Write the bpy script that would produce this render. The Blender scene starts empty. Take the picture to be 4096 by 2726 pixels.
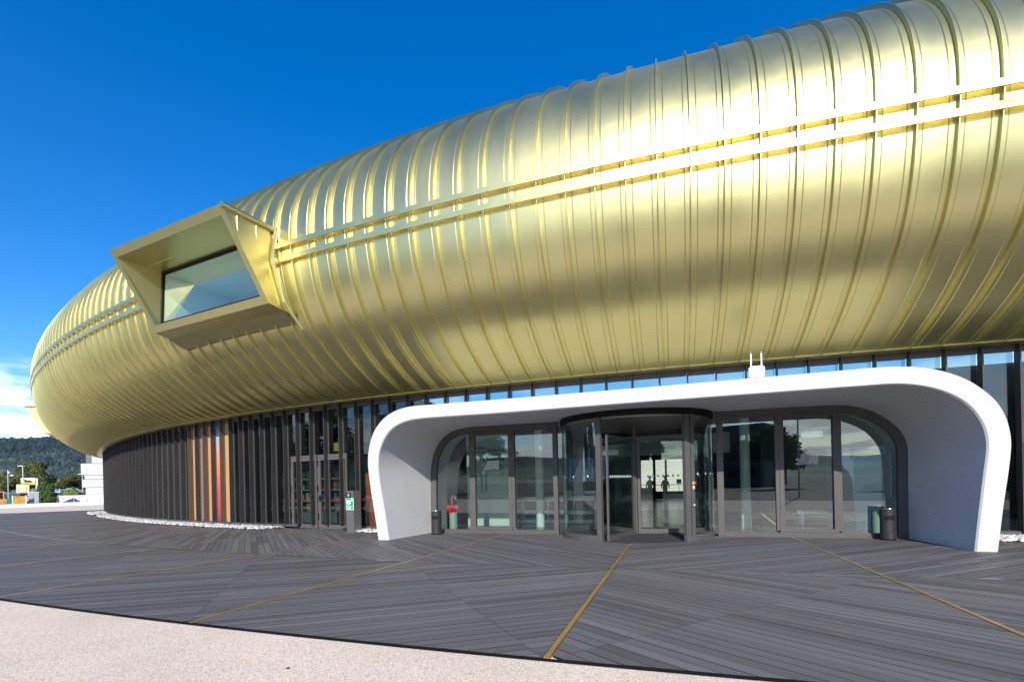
import bpy, math, random
import numpy as np
from mathutils import Vector, Matrix
random.seed(7); rng = np.random.default_rng(7)
R = math.radians
SC = bpy.context.scene
COL = SC.collection
# ------------------------------------------------------------------ camera
cam = bpy.data.objects.new('camera', bpy.data.cameras.new('camera')); COL.objects.link(cam)
cam.matrix_world = Matrix.Translation((0, 0, 1.5)) @ Matrix.Rotation(R(90), 4, 'X') @ Matrix.Rotation(-0.0227, 4, 'Z')
cam.data.sensor_width = 36; cam.data.lens = 1950/4096*36
cam.data.shift_x = -38.85/4096; cam.data.shift_y = 565.8/4096
cam.data.clip_end = 12000; cam.data.clip_start = 0.05
SC.camera = cam
# ------------------------------------------------------------------ light
SUN_EL, SUN_AZ = 29.0, 184.5
w = bpy.data.worlds.new('World'); SC.world = w; w.use_nodes = True
nt = w.node_tree; nt.nodes.clear()
def N(nt, t, **k):
    n = nt.nodes.new(t)
    for a, b in k.items(): setattr(n, a, b)
    return n
def setin(n, d):
    for a, b in d.items(): n.inputs[a].default_value = b
sky = N(nt, 'ShaderNodeTexSky', sky_type='NISHITA', sun_disc=False, sun_elevation=R(SUN_EL), sun_rotation=R(SUN_AZ), altitude=300, air_density=1.0, dust_density=0.55, ozone_density=3.5)
hs = N(nt, 'ShaderNodeHueSaturation'); setin(hs, {'Saturation': 1.38, 'Value': 1.42, 'Hue': 0.508})
nt.links.new(sky.outputs[0], hs.inputs['Color'])
tc = N(nt, 'ShaderNodeTexCoord'); sx = N(nt, 'ShaderNodeSeparateXYZ'); nt.links.new(tc.outputs['Generated'], sx.inputs[0])
def M(nt, op, a, b=None, c=None, clamp=False):
    n = N(nt, 'ShaderNodeMath', operation=op, use_clamp=clamp)
    for i, v in enumerate((a, b, c)):
        if v is None: continue
        if isinstance(v, (int, float)): n.inputs[i].default_value = v
        else: nt.links.new(v, n.inputs[i])
    return n.outputs[0]
den = M(nt, 'ADD', M(nt, 'MAXIMUM', sx.outputs[2], 0.0), 0.16)
cx_ = M(nt, 'DIVIDE', sx.outputs[0], den); cy_ = M(nt, 'DIVIDE', sx.outputs[1], den)
cb = N(nt, 'ShaderNodeCombineXYZ'); nt.links.new(cx_, cb.inputs[0]); nt.links.new(cy_, cb.inputs[1])
nz = N(nt, 'ShaderNodeTexNoise'); setin(nz, {'Scale': 1.7, 'Detail': 9.0, 'Roughness': 0.55, 'Distortion': 0.15}); nt.links.new(cb.outputs[0], nz.inputs['Vector'])
mr = N(nt, 'ShaderNodeMapRange', interpolation_type='SMOOTHSTEP'); setin(mr, {'From Min': 0.44, 'From Max': 0.56}); nt.links.new(nz.outputs[0], mr.inputs[0])
fall = N(nt, 'ShaderNodeMapRange', interpolation_type='SMOOTHSTEP'); setin(fall, {'From Min': 0.22, 'From Max': 0.09, 'To Min': 0.0, 'To Max': 1.0}); nt.links.new(sx.outputs[2], fall.inputs[0])
cm = M(nt, 'MULTIPLY', mr.outputs[0], fall.outputs[0], clamp=True)
mx = N(nt, 'ShaderNodeMix', data_type='RGBA'); nt.links.new(cm, mx.inputs['Factor']); nt.links.new(hs.outputs[0], mx.inputs['A']); mx.inputs['B'].default_value = (10.0, 10.3, 11.0, 1)
bg = N(nt, 'ShaderNodeBackground'); bg.inputs['Strength'].default_value = 0.13
nt.links.new(mx.outputs['Result'], bg.inputs[0]); wo = N(nt, 'ShaderNodeOutputWorld'); nt.links.new(bg.outputs[0], wo.inputs[0])
sl = bpy.data.lights.new('sun', 'SUN'); sl.energy = 4.6; sl.angle = R(0.5); sl.color = (1.0, 0.94, 0.84)
so = bpy.data.objects.new('sun', sl); COL.objects.link(so)
sd = Vector((math.sin(R(SUN_AZ))*math.cos(R(SUN_EL)), math.cos(R(SUN_AZ))*math.cos(R(SUN_EL)), math.sin(R(SUN_EL))))
so.rotation_euler = sd.to_track_quat('Z', 'Y').to_euler()
SC.view_settings.view_transform = 'Standard'; SC.view_settings.look = 'None'; SC.view_settings.exposure = 0.28; SC.view_settings.gamma = 1
SC.view_settings.use_curve_mapping = False
SC.render.engine = 'CYCLES'
SC.cycles.transparent_max_bounces = 24; SC.cycles.max_bounces = 8; SC.cycles.blur_glossy = 0.12
# ------------------------------------------------------------------ materials
MATS = {}
def mat(name, col, rough=0.6, metal=0.0, var=0.0, vscale=3.0, bump=0.0, bscale=40.0, spec=None, coat=0.0, stretch=None, emit=None, estr=0):
    if name in MATS: return MATS[name]
    m = bpy.data.materials.new(name); m.use_nodes = True; n = m.node_tree; p = n.nodes['Principled BSDF']
    setin(p, {'Base Color': (*col, 1), 'Roughness': rough, 'Metallic': metal})
    if spec is not None: p.inputs['Specular IOR Level'].default_value = spec
    if coat: p.inputs['Coat Weight'].default_value = coat
    if emit: p.inputs['Emission Color'].default_value = (*emit, 1); p.inputs['Emission Strength'].default_value = estr
    if var or bump:
        t = N(n, 'ShaderNodeTexCoord'); mp = N(n, 'ShaderNodeMapping'); n.links.new(t.outputs['Object'], mp.inputs[0])
        if stretch: mp.inputs['Scale'].default_value = stretch
    if var:
        a = N(n, 'ShaderNodeTexNoise'); setin(a, {'Scale': vscale, 'Detail': 6, 'Roughness': 0.6}); n.links.new(mp.outputs[0], a.inputs['Vector'])
        r = N(n, 'ShaderNodeMapRange'); setin(r, {'From Min': 0.25, 'From Max': 0.75, 'To Min': 1-var, 'To Max': 1+var}); n.links.new(a.outputs[0], r.inputs[0])
        v = N(n, 'ShaderNodeVectorMath', operation='SCALE'); v.inputs[0].default_value = col; n.links.new(r.outputs[0], v.inputs['Scale'])
        n.links.new(v.outputs[0], p.inputs['Base Color'])
        r2 = N(n, 'ShaderNodeMapRange'); setin(r2, {'From Min': 0.25, 'From Max': 0.75, 'To Min': rough*0.85, 'To Max': min(1, rough*1.15)}); n.links.new(a.outputs[0], r2.inputs[0]); n.links.new(r2.outputs[0], p.inputs['Roughness'])
    if bump:
        b = N(n, 'ShaderNodeTexNoise'); setin(b, {'Scale': bscale, 'Detail': 5}); n.links.new(mp.outputs[0], b.inputs['Vector'])
        bp = N(n, 'ShaderNodeBump'); setin(bp, {'Strength': bump, 'Distance': 0.02}); n.links.new(b.outputs[0], bp.inputs['Height']); n.links.new(bp.outputs[0], p.inputs['Normal'])
    MATS[name] = m; return m
def glassmat(name, tint, r0=0.06, rough=0.0):
    m = bpy.data.materials.new(name); m.use_nodes = True; n = m.node_tree; n.nodes.clear()
    tr = N(n, 'ShaderNodeBsdfTransparent'); tr.inputs[0].default_value = (*tint, 1)
    gl = N(n, 'ShaderNodeBsdfGlossy'); setin(gl, {'Color': (0.95, 0.97, 1, 1), 'Roughness': rough})
    g = N(n, 'ShaderNodeNewGeometry'); dt = N(n, 'ShaderNodeVectorMath', operation='DOT_PRODUCT'); n.links.new(g.outputs['Normal'], dt.inputs[0]); n.links.new(g.outputs['Incoming'], dt.inputs[1])
    c1 = M(n, 'SUBTRACT', 1.0, M(n, 'ABSOLUTE', dt.outputs['Value']), clamp=True); fr = M(n, 'ADD', M(n, 'MULTIPLY', M(n, 'POWER', c1, 5.0), 1-r0), r0, clamp=True)
    mx = N(n, 'ShaderNodeMixShader'); n.links.new(fr, mx.inputs[0]); n.links.new(tr.outputs[0], mx.inputs[1]); n.links.new(gl.outputs[0], mx.inputs[2])
    o = N(n, 'ShaderNodeOutputMaterial'); n.links.new(mx.outputs[0], o.inputs[0]); MATS[name] = m; return m

GOLD = mat('gold_anodised_metal', (0.65, 0.585, 0.275), 0.365, 0.95, var=0.03, vscale=0.9, stretch=(1, 1, 0.25), coat=0.06)
def tune_gold(m):
    n = m.node_tree; p = n.nodes['Principled BSDF']
    t = N(n, 'ShaderNodeTexCoord'); a = N(n, 'ShaderNodeTexNoise'); setin(a, {'Scale': 1.6, 'Detail': 2}); n.links.new(t.outputs['Object'], a.inputs['Vector'])
    mp = N(n, 'ShaderNodeMapping'); mp.inputs['Scale'].default_value = (60, 60, 1.5); n.links.new(t.outputs['Object'], mp.inputs[0])
    f = N(n, 'ShaderNodeTexNoise'); setin(f, {'Scale': 1.0, 'Detail': 2}); n.links.new(mp.outputs[0], f.inputs['Vector'])
    s = M(n, 'ADD', M(n, 'MULTIPLY', a.outputs[0], 1.0), M(n, 'MULTIPLY', f.outputs[0], 0.003))
    b = N(n, 'ShaderNodeBump'); setin(b, {'Strength': 0.16, 'Distance': 0.02}); n.links.new(s, b.inputs['Height']); n.links.new(b.outputs[0], p.inputs['Normal'])
tune_gold(GOLD)
FIN = mat('dark_grey_aluminium', (0.055, 0.052, 0.052), 0.42, 0.35, var=0.12, vscale=1.5, bump=0.05, bscale=60)
FRAME = mat('grey_frame_metal', (0.09, 0.086, 0.084), 0.5, 0.0, var=0.06, vscale=4, spec=.25)
BLACKM = mat('black_rubber_gap_shade', (0.010, 0.010, 0.010), 0.7, spec=.2)
INFILL = mat('charcoal_infill', (0.045, 0.044, 0.045), 0.5, 0.2, var=0.1)
FIN_REFL = mat('reflection_brown_metal', (0.12, 0.085, 0.06), 0.40, 0.3, var=0.08)  # brown puts the orange film's reflection into the fin colour
PLASTER = mat('white_plaster', (0.62, 0.612, 0.598), 0.6, var=0.06, vscale=1.1, bump=0.10, bscale=5)
WHITE = mat('white_paint', (0.78, 0.78, 0.77), 0.5, var=0.03)
INWALL = mat('interior_white', (0.48, 0.51, 0.48), 0.6, var=0.03)
GLASS = glassmat('entrance_glass', (0.87, 0.94, 0.91), 0.085)
DGLASS = glassmat('facade_glass', (0.62, 0.72, 0.70), 0.07)
OGLASS = glassmat('oriel_glass', (0.84, 0.92, 0.90), 0.11)
# ------------------------------------------------------------------ mesh helpers
class MB:
    def __init__(s): s.v = []; s.f = []; s.mi = []
    def add(s, vs, fs, mi=0):
        o = len(s.v); s.v += [tuple(map(float, p)) for p in vs]; s.f += [tuple(i+o for i in f) for f in fs]; s.mi += [mi]*len(fs)
    def hexa(s, b, t, mi=0):   # bottom quad, top quad (same order, ccw from above)
        s.add(list(b)+list(t), [(3, 2, 1, 0), (4, 5, 6, 7), (0, 1, 5, 4), (1, 2, 6, 5), (2, 3, 7, 6), (3, 0, 4, 7)], mi)
    def box(s, x0, x1, y0, y1, z0, z1, mi=0):
        s.hexa([(x0, y0, z0), (x1, y0, z0), (x1, y1, z0), (x0, y1, z0)], [(x0, y0, z1), (x1, y0, z1), (x1, y1, z1), (x0, y1, z1)], mi)
    def tube(s, pts, rad, n=10, cap=True, mi=0):
        pts = [Vector(p) for p in pts]; rad = rad if isinstance(rad, (list, tuple)) else [rad]*len(pts); rings = []
        up = None
        for i, p in enumerate(pts):
            d = (pts[min(i+1, len(pts)-1)]-pts[max(i-1, 0)]).normalized()
            if up is None or abs(up.dot(d)) > 0.98: up = Vector((0, 0, 1)) if abs(d.z) < 0.9 else Vector((1, 0, 0))
            a = d.cross(up).normalized(); b = d.cross(a); up = -b if False else up
            rings.append([p+(a*math.cos(2*math.pi*k/n)+b*math.sin(2*math.pi*k/n))*rad[i] for k in range(n)])
        vs = [q for r in rings for q in r]; fs = []
        for i in range(len(pts)-1):
            for k in range(n): fs.append((i*n+k, i*n+(k+1) % n, (i+1)*n+(k+1) % n, (i+1)*n+k))
        if cap: fs += [tuple(range(n))[::-1], tuple((len(pts)-1)*n+k for k in range(n))]
        s.add(vs, fs, mi)
    def cyl(s, x, y, z0, z1, r, r2=None, n=24, mi=0): s.tube([(x, y, z0), (x, y, z1)], [r, r if r2 is None else r2], n, True, mi)
    def grid(s, P, closed=False, mi=0):  # P[i][j]
        n = len(P[0]); o = [q for r in P for q in r]; fs = []
        for i in range(len(P)-1):
            for j in range(n-1+(1 if closed else 0)):
                k = (j+1) % n; fs.append((i*n+j, i*n+k, (i+1)*n+k, (i+1)*n+j))
        s.add(o, fs, mi)
    def ico(s, c, r, sub=1, sq=(1, 1, 1), jit=0.0, mi=0, rot=0):
        vs, fs = ICO[sub]; cr, sr = math.cos(rot), math.sin(rot)
        out = []
        for x, y, z in vs:
            k = 1+random.uniform(-jit, jit); x, y, z = x*r*sq[0]*k, y*r*sq[1]*k, z*r*sq[2]*k
            out.append((c[0]+x*cr-y*sr, c[1]+x*sr+y*cr, c[2]+z))
        s.add(out, fs, mi)
    def build(s, name, m, parent=None, smooth=False, label=None, kind=None, angle=None):
        me = bpy.data.meshes.new(name); me.from_pydata(s.v, [], s.f)
        ms = m if isinstance(m, (list, tuple)) else [m]
        for q in ms: me.materials.append(q)
        if len(ms) > 1: me.polygons.foreach_set('material_index', s.mi)
        if smooth:
            me.polygons.foreach_set('use_smooth', [True]*len(me.polygons))
            if angle: me.set_sharp_from_angle(angle=R(angle))
        me.update()
        return link(name, me, parent, label, kind)
def link(name, me, parent=None, label=None, kind=None):
    o = bpy.data.objects.new(name, me); COL.objects.link(o); o.parent = parent
    if label: o['label'] = label
    if kind: o['kind'] = kind
    return o
def mkico(sub):
    import bmesh
    b = bmesh.new(); bmesh.ops.create_icosphere(b, subdivisions=sub, radius=1)
    r = ([tuple(v.co) for v in b.verts], [tuple(v.index for v in f.verts) for f in b.faces]); b.free(); return r
ICO = {1: mkico(1), 2: mkico(2), 3: mkico(3)}
def thing(name, label, cat, loc=(0, 0, 0), rz=0, group=None, kind=None):
    o = bpy.data.objects.new(name, None); COL.objects.link(o); o.location = loc; o.rotation_euler = (0, 0, rz); o.empty_display_size = 0.1
    return tag(o, label, cat, group, kind)
def tag(o, label, cat, group=None, kind=None):
    if label: o['label'] = label
    if cat: o['category'] = cat
    if group: o['group'] = group
    if kind: o['kind'] = kind
    return o
def copy_tree(o, parent=None):
    c = o.copy(); COL.objects.link(c); c.parent = parent
    for ch in list(o.children): copy_tree(ch, c)
    return c
DG = None
def text(name, s, size, m, parent=None, mtx=None, ext=0.002, align='LEFT', bold=0.0, space=1.0, label=None, flipx=False):
    cu = bpy.data.curves.new(name, 'FONT'); cu.body = s; cu.size = size; cu.extrude = ext; cu.align_x = align; cu.offset = bold; cu.space_line = space
    t = bpy.data.objects.new('tmp', cu); COL.objects.link(t); bpy.context.view_layer.update()
    me = bpy.data.meshes.new_from_object(t.evaluated_get(bpy.context.evaluated_depsgraph_get()))
    bpy.data.objects.remove(t); bpy.data.curves.remove(cu)
    if flipx: me.transform(Matrix.Scale(-1, 4, (1, 0, 0)))
    me.transform(mtx); me.materials.clear(); me.materials.append(m); me.name = name
    return link(name, me, parent, label)
# ------------------------------------------------------------------ plan curve of the building
DS = 0.1; S_ = np.arange(-26, 66, DS)
u_ = np.clip(S_, -19, 42)/34.615
kap = -0.011871-0.012866*u_+0.014513*u_**2-0.0005976*u_**3
kap = np.where(S_ > 42, np.interp(S_, [42, 46, 66], [kap[np.searchsorted(S_, 42)], -0.035, -0.05]), kap)
th_ = np.cumsum(kap)*DS; th_ += 2.82745-np.interp(0, S_, th_)
X_ = np.cumsum(np.cos(th_))*DS; Y_ = np.cumsum(np.sin(th_))*DS
X_ += 2.70687-np.interp(0, S_, X_); Y_ += 13.28705-np.interp(0, S_, Y_)
def cur(s, d=0.0, z=None):
    x, y, t = np.interp(s, S_, X_), np.interp(s, S_, Y_), np.interp(s, S_, th_)
    p = (x-d*math.sin(t), y+d*math.cos(t))
    return p if z is None else (p[0], p[1], z)
def head(s): return float(np.interp(s, S_, th_))
# cross-section of the tube (distance outward, height)
KN = np.radians([-85, -55, -30, -5, 20, 45, 70, 95, 125]); KQ = np.array([3.4967, 3.3432, 3.4167, 3.394, 3.5447, 3.6149, 3.8377, 4.708, 5.367])
def cub(x, kx, ky):
    n = len(kx); h = np.diff(kx); A = np.zeros((n, n)); b = np.zeros(n); A[0, 0] = A[-1, -1] = 1; A[0, 1] = -1; A[-1, -2] = -1
    for i in range(1, n-1):
        A[i, i-1] = h[i-1]; A[i, i] = 2*(h[i-1]+h[i]); A[i, i+1] = h[i]; b[i] = 6*((ky[i+1]-ky[i])/h[i]-(ky[i]-ky[i-1])/h[i-1])
    Mm = np.linalg.solve(A, b); i = np.clip(np.searchsorted(kx, x)-1, 0, n-2); a = kx[i+1]-x; c = x-kx[i]; H = h[i]
    return (Mm[i]*a**3+Mm[i+1]*c**3)/(6*H)+(ky[i]/H-Mm[i]*H/6)*a+(ky[i+1]/H-Mm[i+1]*H/6)*c
psi = np.radians(np.linspace(-85, 112, 240)); rho = cub(psi, KN, KQ)
pr = rho*np.cos(psi); pz = 7.846+rho*np.sin(psi)
for _ in range(120):
    pr[1:-1] = 0.5*pr[1:-1]+0.25*(pr[:-2]+pr[2:]); pz[1:-1] = 0.5*pz[1:-1]+0.25*(pz[:-2]+pz[2:])
pr = np.concatenate([[0.05], pr]); pz = np.concatenate([[4.42], pz])
L_ = np.concatenate([[0], np.cumsum(np.hypot(np.diff(pr), np.diff(pz)))])
def prof(n, l0=0.0, l1=None):
    l = np.linspace(l0, L_[-1] if l1 is None else l1, n); return np.interp(l, L_, pr), np.interp(l, L_, pz)
def lat(z):  # profile length at height z on the outer side
    return float(np.interp(z, pz[:150], L_[:150]))
museum = thing('museum_building', 'gold tube-shaped museum on dark finned glass walls with white entrance portal', 'building', (0, 0, 0))
# ---- gold panels and ribs
RIBS = [0.0025+0.5975*k for k in range(-34, 92)]
NP = 52; PRr, PRz = prof(NP)
nrm = np.stack([np.gradient(PRz), -np.gradient(PRr)], 1); nrm /= np.hypot(nrm[:, 0], nrm[:, 1])[:, None]
TS = [0.0, 0.175, 0.183, 0.191, 0.205, 0.213, 0.5, 0.787, 0.795, 0.809, 0.817, 0.825, 1.0]
TO = [0, 0, .0045, 0, .0045, 0, 0, 0, .0045, 0, .0045, 0, 0]
for i in range(len(RIBS)-1):
    a, b = RIBS[i], RIBS[i+1]; mb = MB(); P = []
    jit = random.uniform(-0.003, 0.003)
    ax, ay = cur(a); bx, by = cur(b); ta, tb = head(a), head(b)
    for j in range(NP):
        row = []
        for t, o in zip(TS, TO):
            r = PRr[j]+(o+jit*t)*nrm[j, 0]; z = PRz[j]+(o+jit*t)*nrm[j, 1]
            p0 = (ax-math.sin(ta)*r, ay+math.cos(ta)*r); p1 = (bx-math.sin(tb)*r, by+math.cos(tb)*r)
            row.append((p0[0]+(p1[0]-p0[0])*t, p0[1]+(p1[1]-p0[1])*t, z))
        P.append(row[::-1])
    if 8.9 < a < 13.2:   # opening behind the oriel window
        lo_, hi_ = int(np.argmin(abs(PRz[:26]-6.7))), int(np.argmin(abs(PRz[:40]-8.3)))
        mb.grid(P[:lo_]); mb.grid(P[hi_:])
    else: mb.grid(P)
    mb.build('gold_panel', GOLD, museum, smooth=True, angle=14)
RH, RW = 0.095, 0.013
RP = [(-RW, 0.0), (-RW, RH-.012), (-RW*.6, RH), (RW*.6, RH), (RW, RH-.012), (RW, 0.0)]
for a in RIBS:
    x, y = cur(a); t = head(a); e = (math.cos(t), math.sin(t)); o = (-math.sin(t), math.cos(t)); mb = MB(); P = []
    for j in range(1, NP):
        row = []
        for w_, h in RP:
            f = min(1.0, j/3.0)
            r = PRr[j]+(h*f-.01)*nrm[j, 0]; z = PRz[j]+(h*f-.01)*nrm[j, 1]
            row.append((x+o[0]*r+e[0]*w_, y+o[1]*r+e[1]*w_, z))
        P.append(row)
    if 8.9 < a < 13.7:
        lo_, hi_ = int(np.argmin(abs(PRz[:26]-6.7))), int(np.argmin(abs(PRz[:40]-8.3))); mb.grid(P[:lo_-1]); mb.grid(P[hi_-1:])
    else: mb.grid(P)
    mb.build('rib', GOLD, museum, smooth=True, angle=50)
def ring(name, s0, s1, sec, m, parent=None, step=0.5975, kind=None, label=None, smooth=True):
    mb = MB(); P = []; n = max(2, int(round((s1-s0)/step))+1)
    for s in np.linspace(s0, s1, n): P.append([cur(s, d, z) for d, z in sec])
    mb.grid(P, closed=True); k = len(sec)
    mb.add(P[0]+P[-1], [tuple(range(k)), tuple(range(k, 2*k))[::-1]])
    return mb.build(name, m, parent, smooth, label, kind, angle=30)
def beltsec(zc, hh):
    l = lat(zc); out = []
    for dl, o in ((-hh, .105), (hh, .105), (hh, .085), (-hh, .085)):
        r = np.interp(l+dl, L_, pr); z = np.interp(l+dl, L_, pz)
        i = np.argmin(abs(PRz[:30]-zc)); out.append((r+o*nrm[i, 0], z+o*nrm[i, 1]))
    return out
OR0, OR1 = 8.35, 14.6       # the oriel interrupts the belts
for zc in (7.967, 7.617):
    s = RIBS[0]
    while s < OR0-.1:
        e = min(s+0.5975*7, OR0); ring('gold_belt', s+.002, e-.002, beltsec(zc, .062), GOLD, museum); s = e
    s = OR1
    while s < RIBS[-1]-.5:
        e = min(s+0.5975*7, RIBS[-1]); ring('gold_belt', s+.002, e-.002, beltsec(zc, .062), GOLD, museum); s = e
ring('gold_ledge', RIBS[0], RIBS[-1], [(.045, 4.35), (.045, 4.43), (.35, 4.40), (.36, 4.355)][::-1], GOLD, museum)
ring('soffit_closure', RIBS[0], RIBS[-1], [(-.6, 4.385), (-.6, 4.42), (.05, 4.42), (.05, 4.385)][::-1], FIN, museum)
rt, zt_ = PRr[-6], PRz[-6]
ring('roof_edge_strip', RIBS[0], RIBS[-1], [(rt, zt_-.05), (rt+.03, zt_+.16), (rt-.05, zt_+.16), (rt-.07, zt_-.05)], GOLD, museum)
# flat roof behind the tube, back wall of the building
mb = MB(); P = []
for s in np.arange(-20, 55.1, 2.5): P.append([cur(s, PRr[-1], PRz[-1]), cur(s, -7.5, 11.6), cur(s, -8.5, 10.5)])
mb.grid(P); mb.build('roof', mat('grey_roof_membrane', (.25, .25, .25), .8), museum, smooth=True)
# ---- facade: fins, mullions, sills, glazing
FS = [1.07-0.709*k for k in range(27, 0, -1)]+[1.07+0.7153*k for k in range(16)]+[11.8+0.695*k for k in range(1, 56)]
GD, ZT = -0.16, 4.36
def fbox(mb, s, w0, w1, d0, d1, z0, z1, mi=0, sref=None):
    x, y = cur(s); t = head(s if sref is None else sref); e = (-math.cos(t), -math.sin(t)); o = (-math.sin(t), math.cos(t))  # e points right, o outward
    q = lambda a, d, z: (x+e[0]*a+o[0]*d, y+e[1]*a+o[1]*d, z)
    mb.hexa([q(w0, d1, z0), q(w1, d1, z0), q(w1, d0, z0), q(w0, d0, z0)], [q(w0, d1, z1), q(w1, d1, z1), q(w1, d0, z1), q(w0, d0, z1)], mi)
def span(mb, sa, sb, d0, d1, z0, z1, pad=0.0, mi=0):
    a0, a1, b0, b1 = cur(sa, d0), cur(sa, d1), cur(sb, d0), cur(sb, d1)   # sa = left (bigger s), sb = right
    mb.hexa([(*a1, z0), (*b1, z0), (*b0, z0), (*a0, z0)], [(*a1, z1), (*b1, z1), (*b0, z1), (*a0, z1)], mi)
ORANGE = mat('orange_film', (0.52, 0.29, 0.11), 0.25, 0, var=0.03, coat=.5)
POST = mat('poster_gradient', (0.8, 0.3, 0.25), 0.2, coat=.6)
def poster():
    n = POST.node_tree; p = n.nodes['Principled BSDF']; t = N(n, 'ShaderNodeTexCoord'); s = N(n, 'ShaderNodeSeparateXYZ'); n.links.new(t.outputs['Object'], s.inputs[0])
    r = N(n, 'ShaderNodeValToRGB'); n.links.new(M(n, 'DIVIDE', s.outputs[2], 4.3), r.inputs[0])
    el = r.color_ramp.elements; el[0].color = (.25, .05, .12, 1); el[0].position = .02; el[1].color = (.12, .2, .33, 1); el[1].position = .98
    for ps, c in ((.12, (.42, .09, .12, 1)), (.35, (.75, .12, .12, 1)), (.62, (.85, .32, .15, 1)), (.78, (.6, .45, .4, 1)), (.86, (.4, .5, .62, 1))): e = el.new(ps); e.color = c
    nz = N(n, 'ShaderNodeTexNoise'); setin(nz, {'Scale': 6, 'Detail': 4}); n.links.new(t.outputs['Object'], nz.inputs['Vector'])
    mx = N(n, 'ShaderNodeMix', data_type='RGBA', blend_type='MULTIPLY'); n.links.new(M(n, 'MULTIPLY', nz.outputs[0], .5), mx.inputs['Factor']); n.links.new(r.outputs[0], mx.inputs['A']); mx.inputs['B'].default_value = (.5, .4, .5, 1)
    n.links.new(mx.outputs['Result'], p.inputs['Base Color'])
poster()
PINK = mat('dusky_pink_film', (0.27, 0.17, 0.17), 0.2, var=0.15, vscale=2, coat=.5)
RED = mat('red_panel', (0.85, 0.14, 0.04), 0.35, var=0.04, coat=.3)
DOOR_L, DOOR_R = 12.30, 9.45
for k, s in enumerate(FS):
    if s > 48: continue
    behind = (-6.9 < s < 6.3)
    z0 = 3.3 if behind else 0.14
    mb = MB()
    indoor = DOOR_R < s < DOOR_L
    m = FIN
    x0 = 0.0
    brown = 15.6 < s < 20.2 and int(round((s-11.8)/0.695)) % 2 == 1
    if indoor and False: pass
    if 8.0 < s < 8.6: z0 = 1.05
    fbox(mb, s, -0.014, 0.014, GD+.02, 0.03, z0, ZT)
    mb.build('facade_fin', FIN_REFL if brown else FIN, museum, label='fin painted brown with the reflection of the orange film' if brown else None)
    mb = MB(); fbox(mb, s, 0.014, 0.034, GD-.04, GD+.015, z0, ZT); mb.build('mullion', FRAME, museum)
for k in range(len(FS)-1):
    sr, sl_ = FS[k]+.02, FS[k+1]-.02
    if sl_ > 48: break
    mid = (sr+sl_)/2; behind = (-6.9 < mid < 6.3); z0 = 3.3 if behind else 0.16
    isdoor = DOOR_R < mid < DOOR_L-.2
    j = int(math.floor((mid-11.8)/0.695)) if mid > 11.8 else -1
    m = DGLASS; nm = 'window_pane'
    if 15.97 < mid < 20.3:
        m, nm = {6: (ORANGE, 'orange_window_film'), 7: (POST, 'poster_window_film'), 8: (ORANGE, 'orange_window_film'), 9: (PINK, 'pink_window_film'), 10: (ORANGE, 'orange_window_film')}.get(j, (DGLASS, nm))
    if mid > 20.0: m, nm = INFILL, 'infill_panel'
    mb = MB(); span(mb, sl_, sr, GD-.035, GD-.015, z0, ZT); mb.build(nm, m, museum)
    mb = MB(); span(mb, sl_, sr, GD-.05, GD+.06, ZT-.13, ZT+.03)
    mb.build('head_rail', FRAME, museum)
    if not behind and not isdoor:
        mb = MB(); span(mb, sl_+.0, sr+.03, GD-.04, 0.02, 0.085, 0.15); mb.build('sill', FRAME, museum)
        mb = MB(); span(mb, sl_+.03, sr-.03, GD-.15, GD-.02, -0.02, 0.087); mb.build('plinth', BLACKM, museum)
# glazed side doors (two leaves, each across two bays)
for a, b in ((12.30, 10.93), (10.87, 9.48)):
    mb = MB()
    span(mb, a, b, GD-.01, GD+.03, 2.55, 2.66); span(mb, a, b, GD-.01, GD+.045, 2.46, 2.545)
    span(mb, a, b, GD-.01, GD+.04, 0.02, 0.17)
    span(mb, a, a-.13, GD-.01, GD+.045, 0.17, 2.46); span(mb, b+.06, b, GD-.01, GD+.045, 0.17, 2.46)
    d = mb.build('side_door', FRAME, museum)
    mb = MB()
    for z in (0.35, 1.35, 2.25): fbox(mb, a-.015, -0.012, 0.012, GD+.045, GD+.085, z, z+.22)
    mb.build('hinge', BLACKM, d)
mb = MB(); fbox(mb, 10.77, -.03, .03, GD+.045, GD+.075, 1.0, 1.2); fbox(mb, 10.77, -.02, .14, GD+.09, GD+.115, 1.12, 1.145); fbox(mb, 10.77, -.012, .012, GD+.07, GD+.10, 1.12, 1.145)
mb.build('door_handle', BLACKM, museum)
# film lettering mirrored in the brown fins, built as dark letters reading downwards
LET = mat('reflected_lettering', (0.045, 0.035, 0.03), 0.5)
for s, tx, sz, zz in ((15.97, 'Night Fever', .24, 4.05), (17.36, 'Designing Club Culture 1960 - Today', .20, 4.0), (18.75, '07.06 - 06.10.2019', .19, 3.75)):
    x, y = cur(s); t = head(s); e = Vector((-math.cos(t), -math.sin(t), 0)); o = Vector((-math.sin(t), math.cos(t), 0))
    # plane of the fin: text x runs down, text y runs inward (-o) -> normal = e (right face)
    mt = Matrix(((0, -o.x, 0, 0), (0, -o.y, 0, 0), (-1, 0, 0, 0), (0, 0, 0, 1)))
    tx_ = Vector((0, 0, -1)); ty = o; nz_ = tx_.cross(ty)
    mt = Matrix.Translation(Vector((x, y, zz))+e*.016+o*(-.17)) @ Matrix(((tx_.x, ty.x, nz_.x, 0), (tx_.y, ty.y, nz_.y, 0), (tx_.z, ty.z, nz_.z, 0), (0, 0, 0, 1)))
    text('lettering_reflection', tx, sz, LET, museum, mt, .001)
# red panel behind the glass beside the portal
mb = MB(); span(mb, 8.75, 7.3, -.30, -.26, 0.15, 1.95); mb.build('red_interior_panel', RED, museum)
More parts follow.
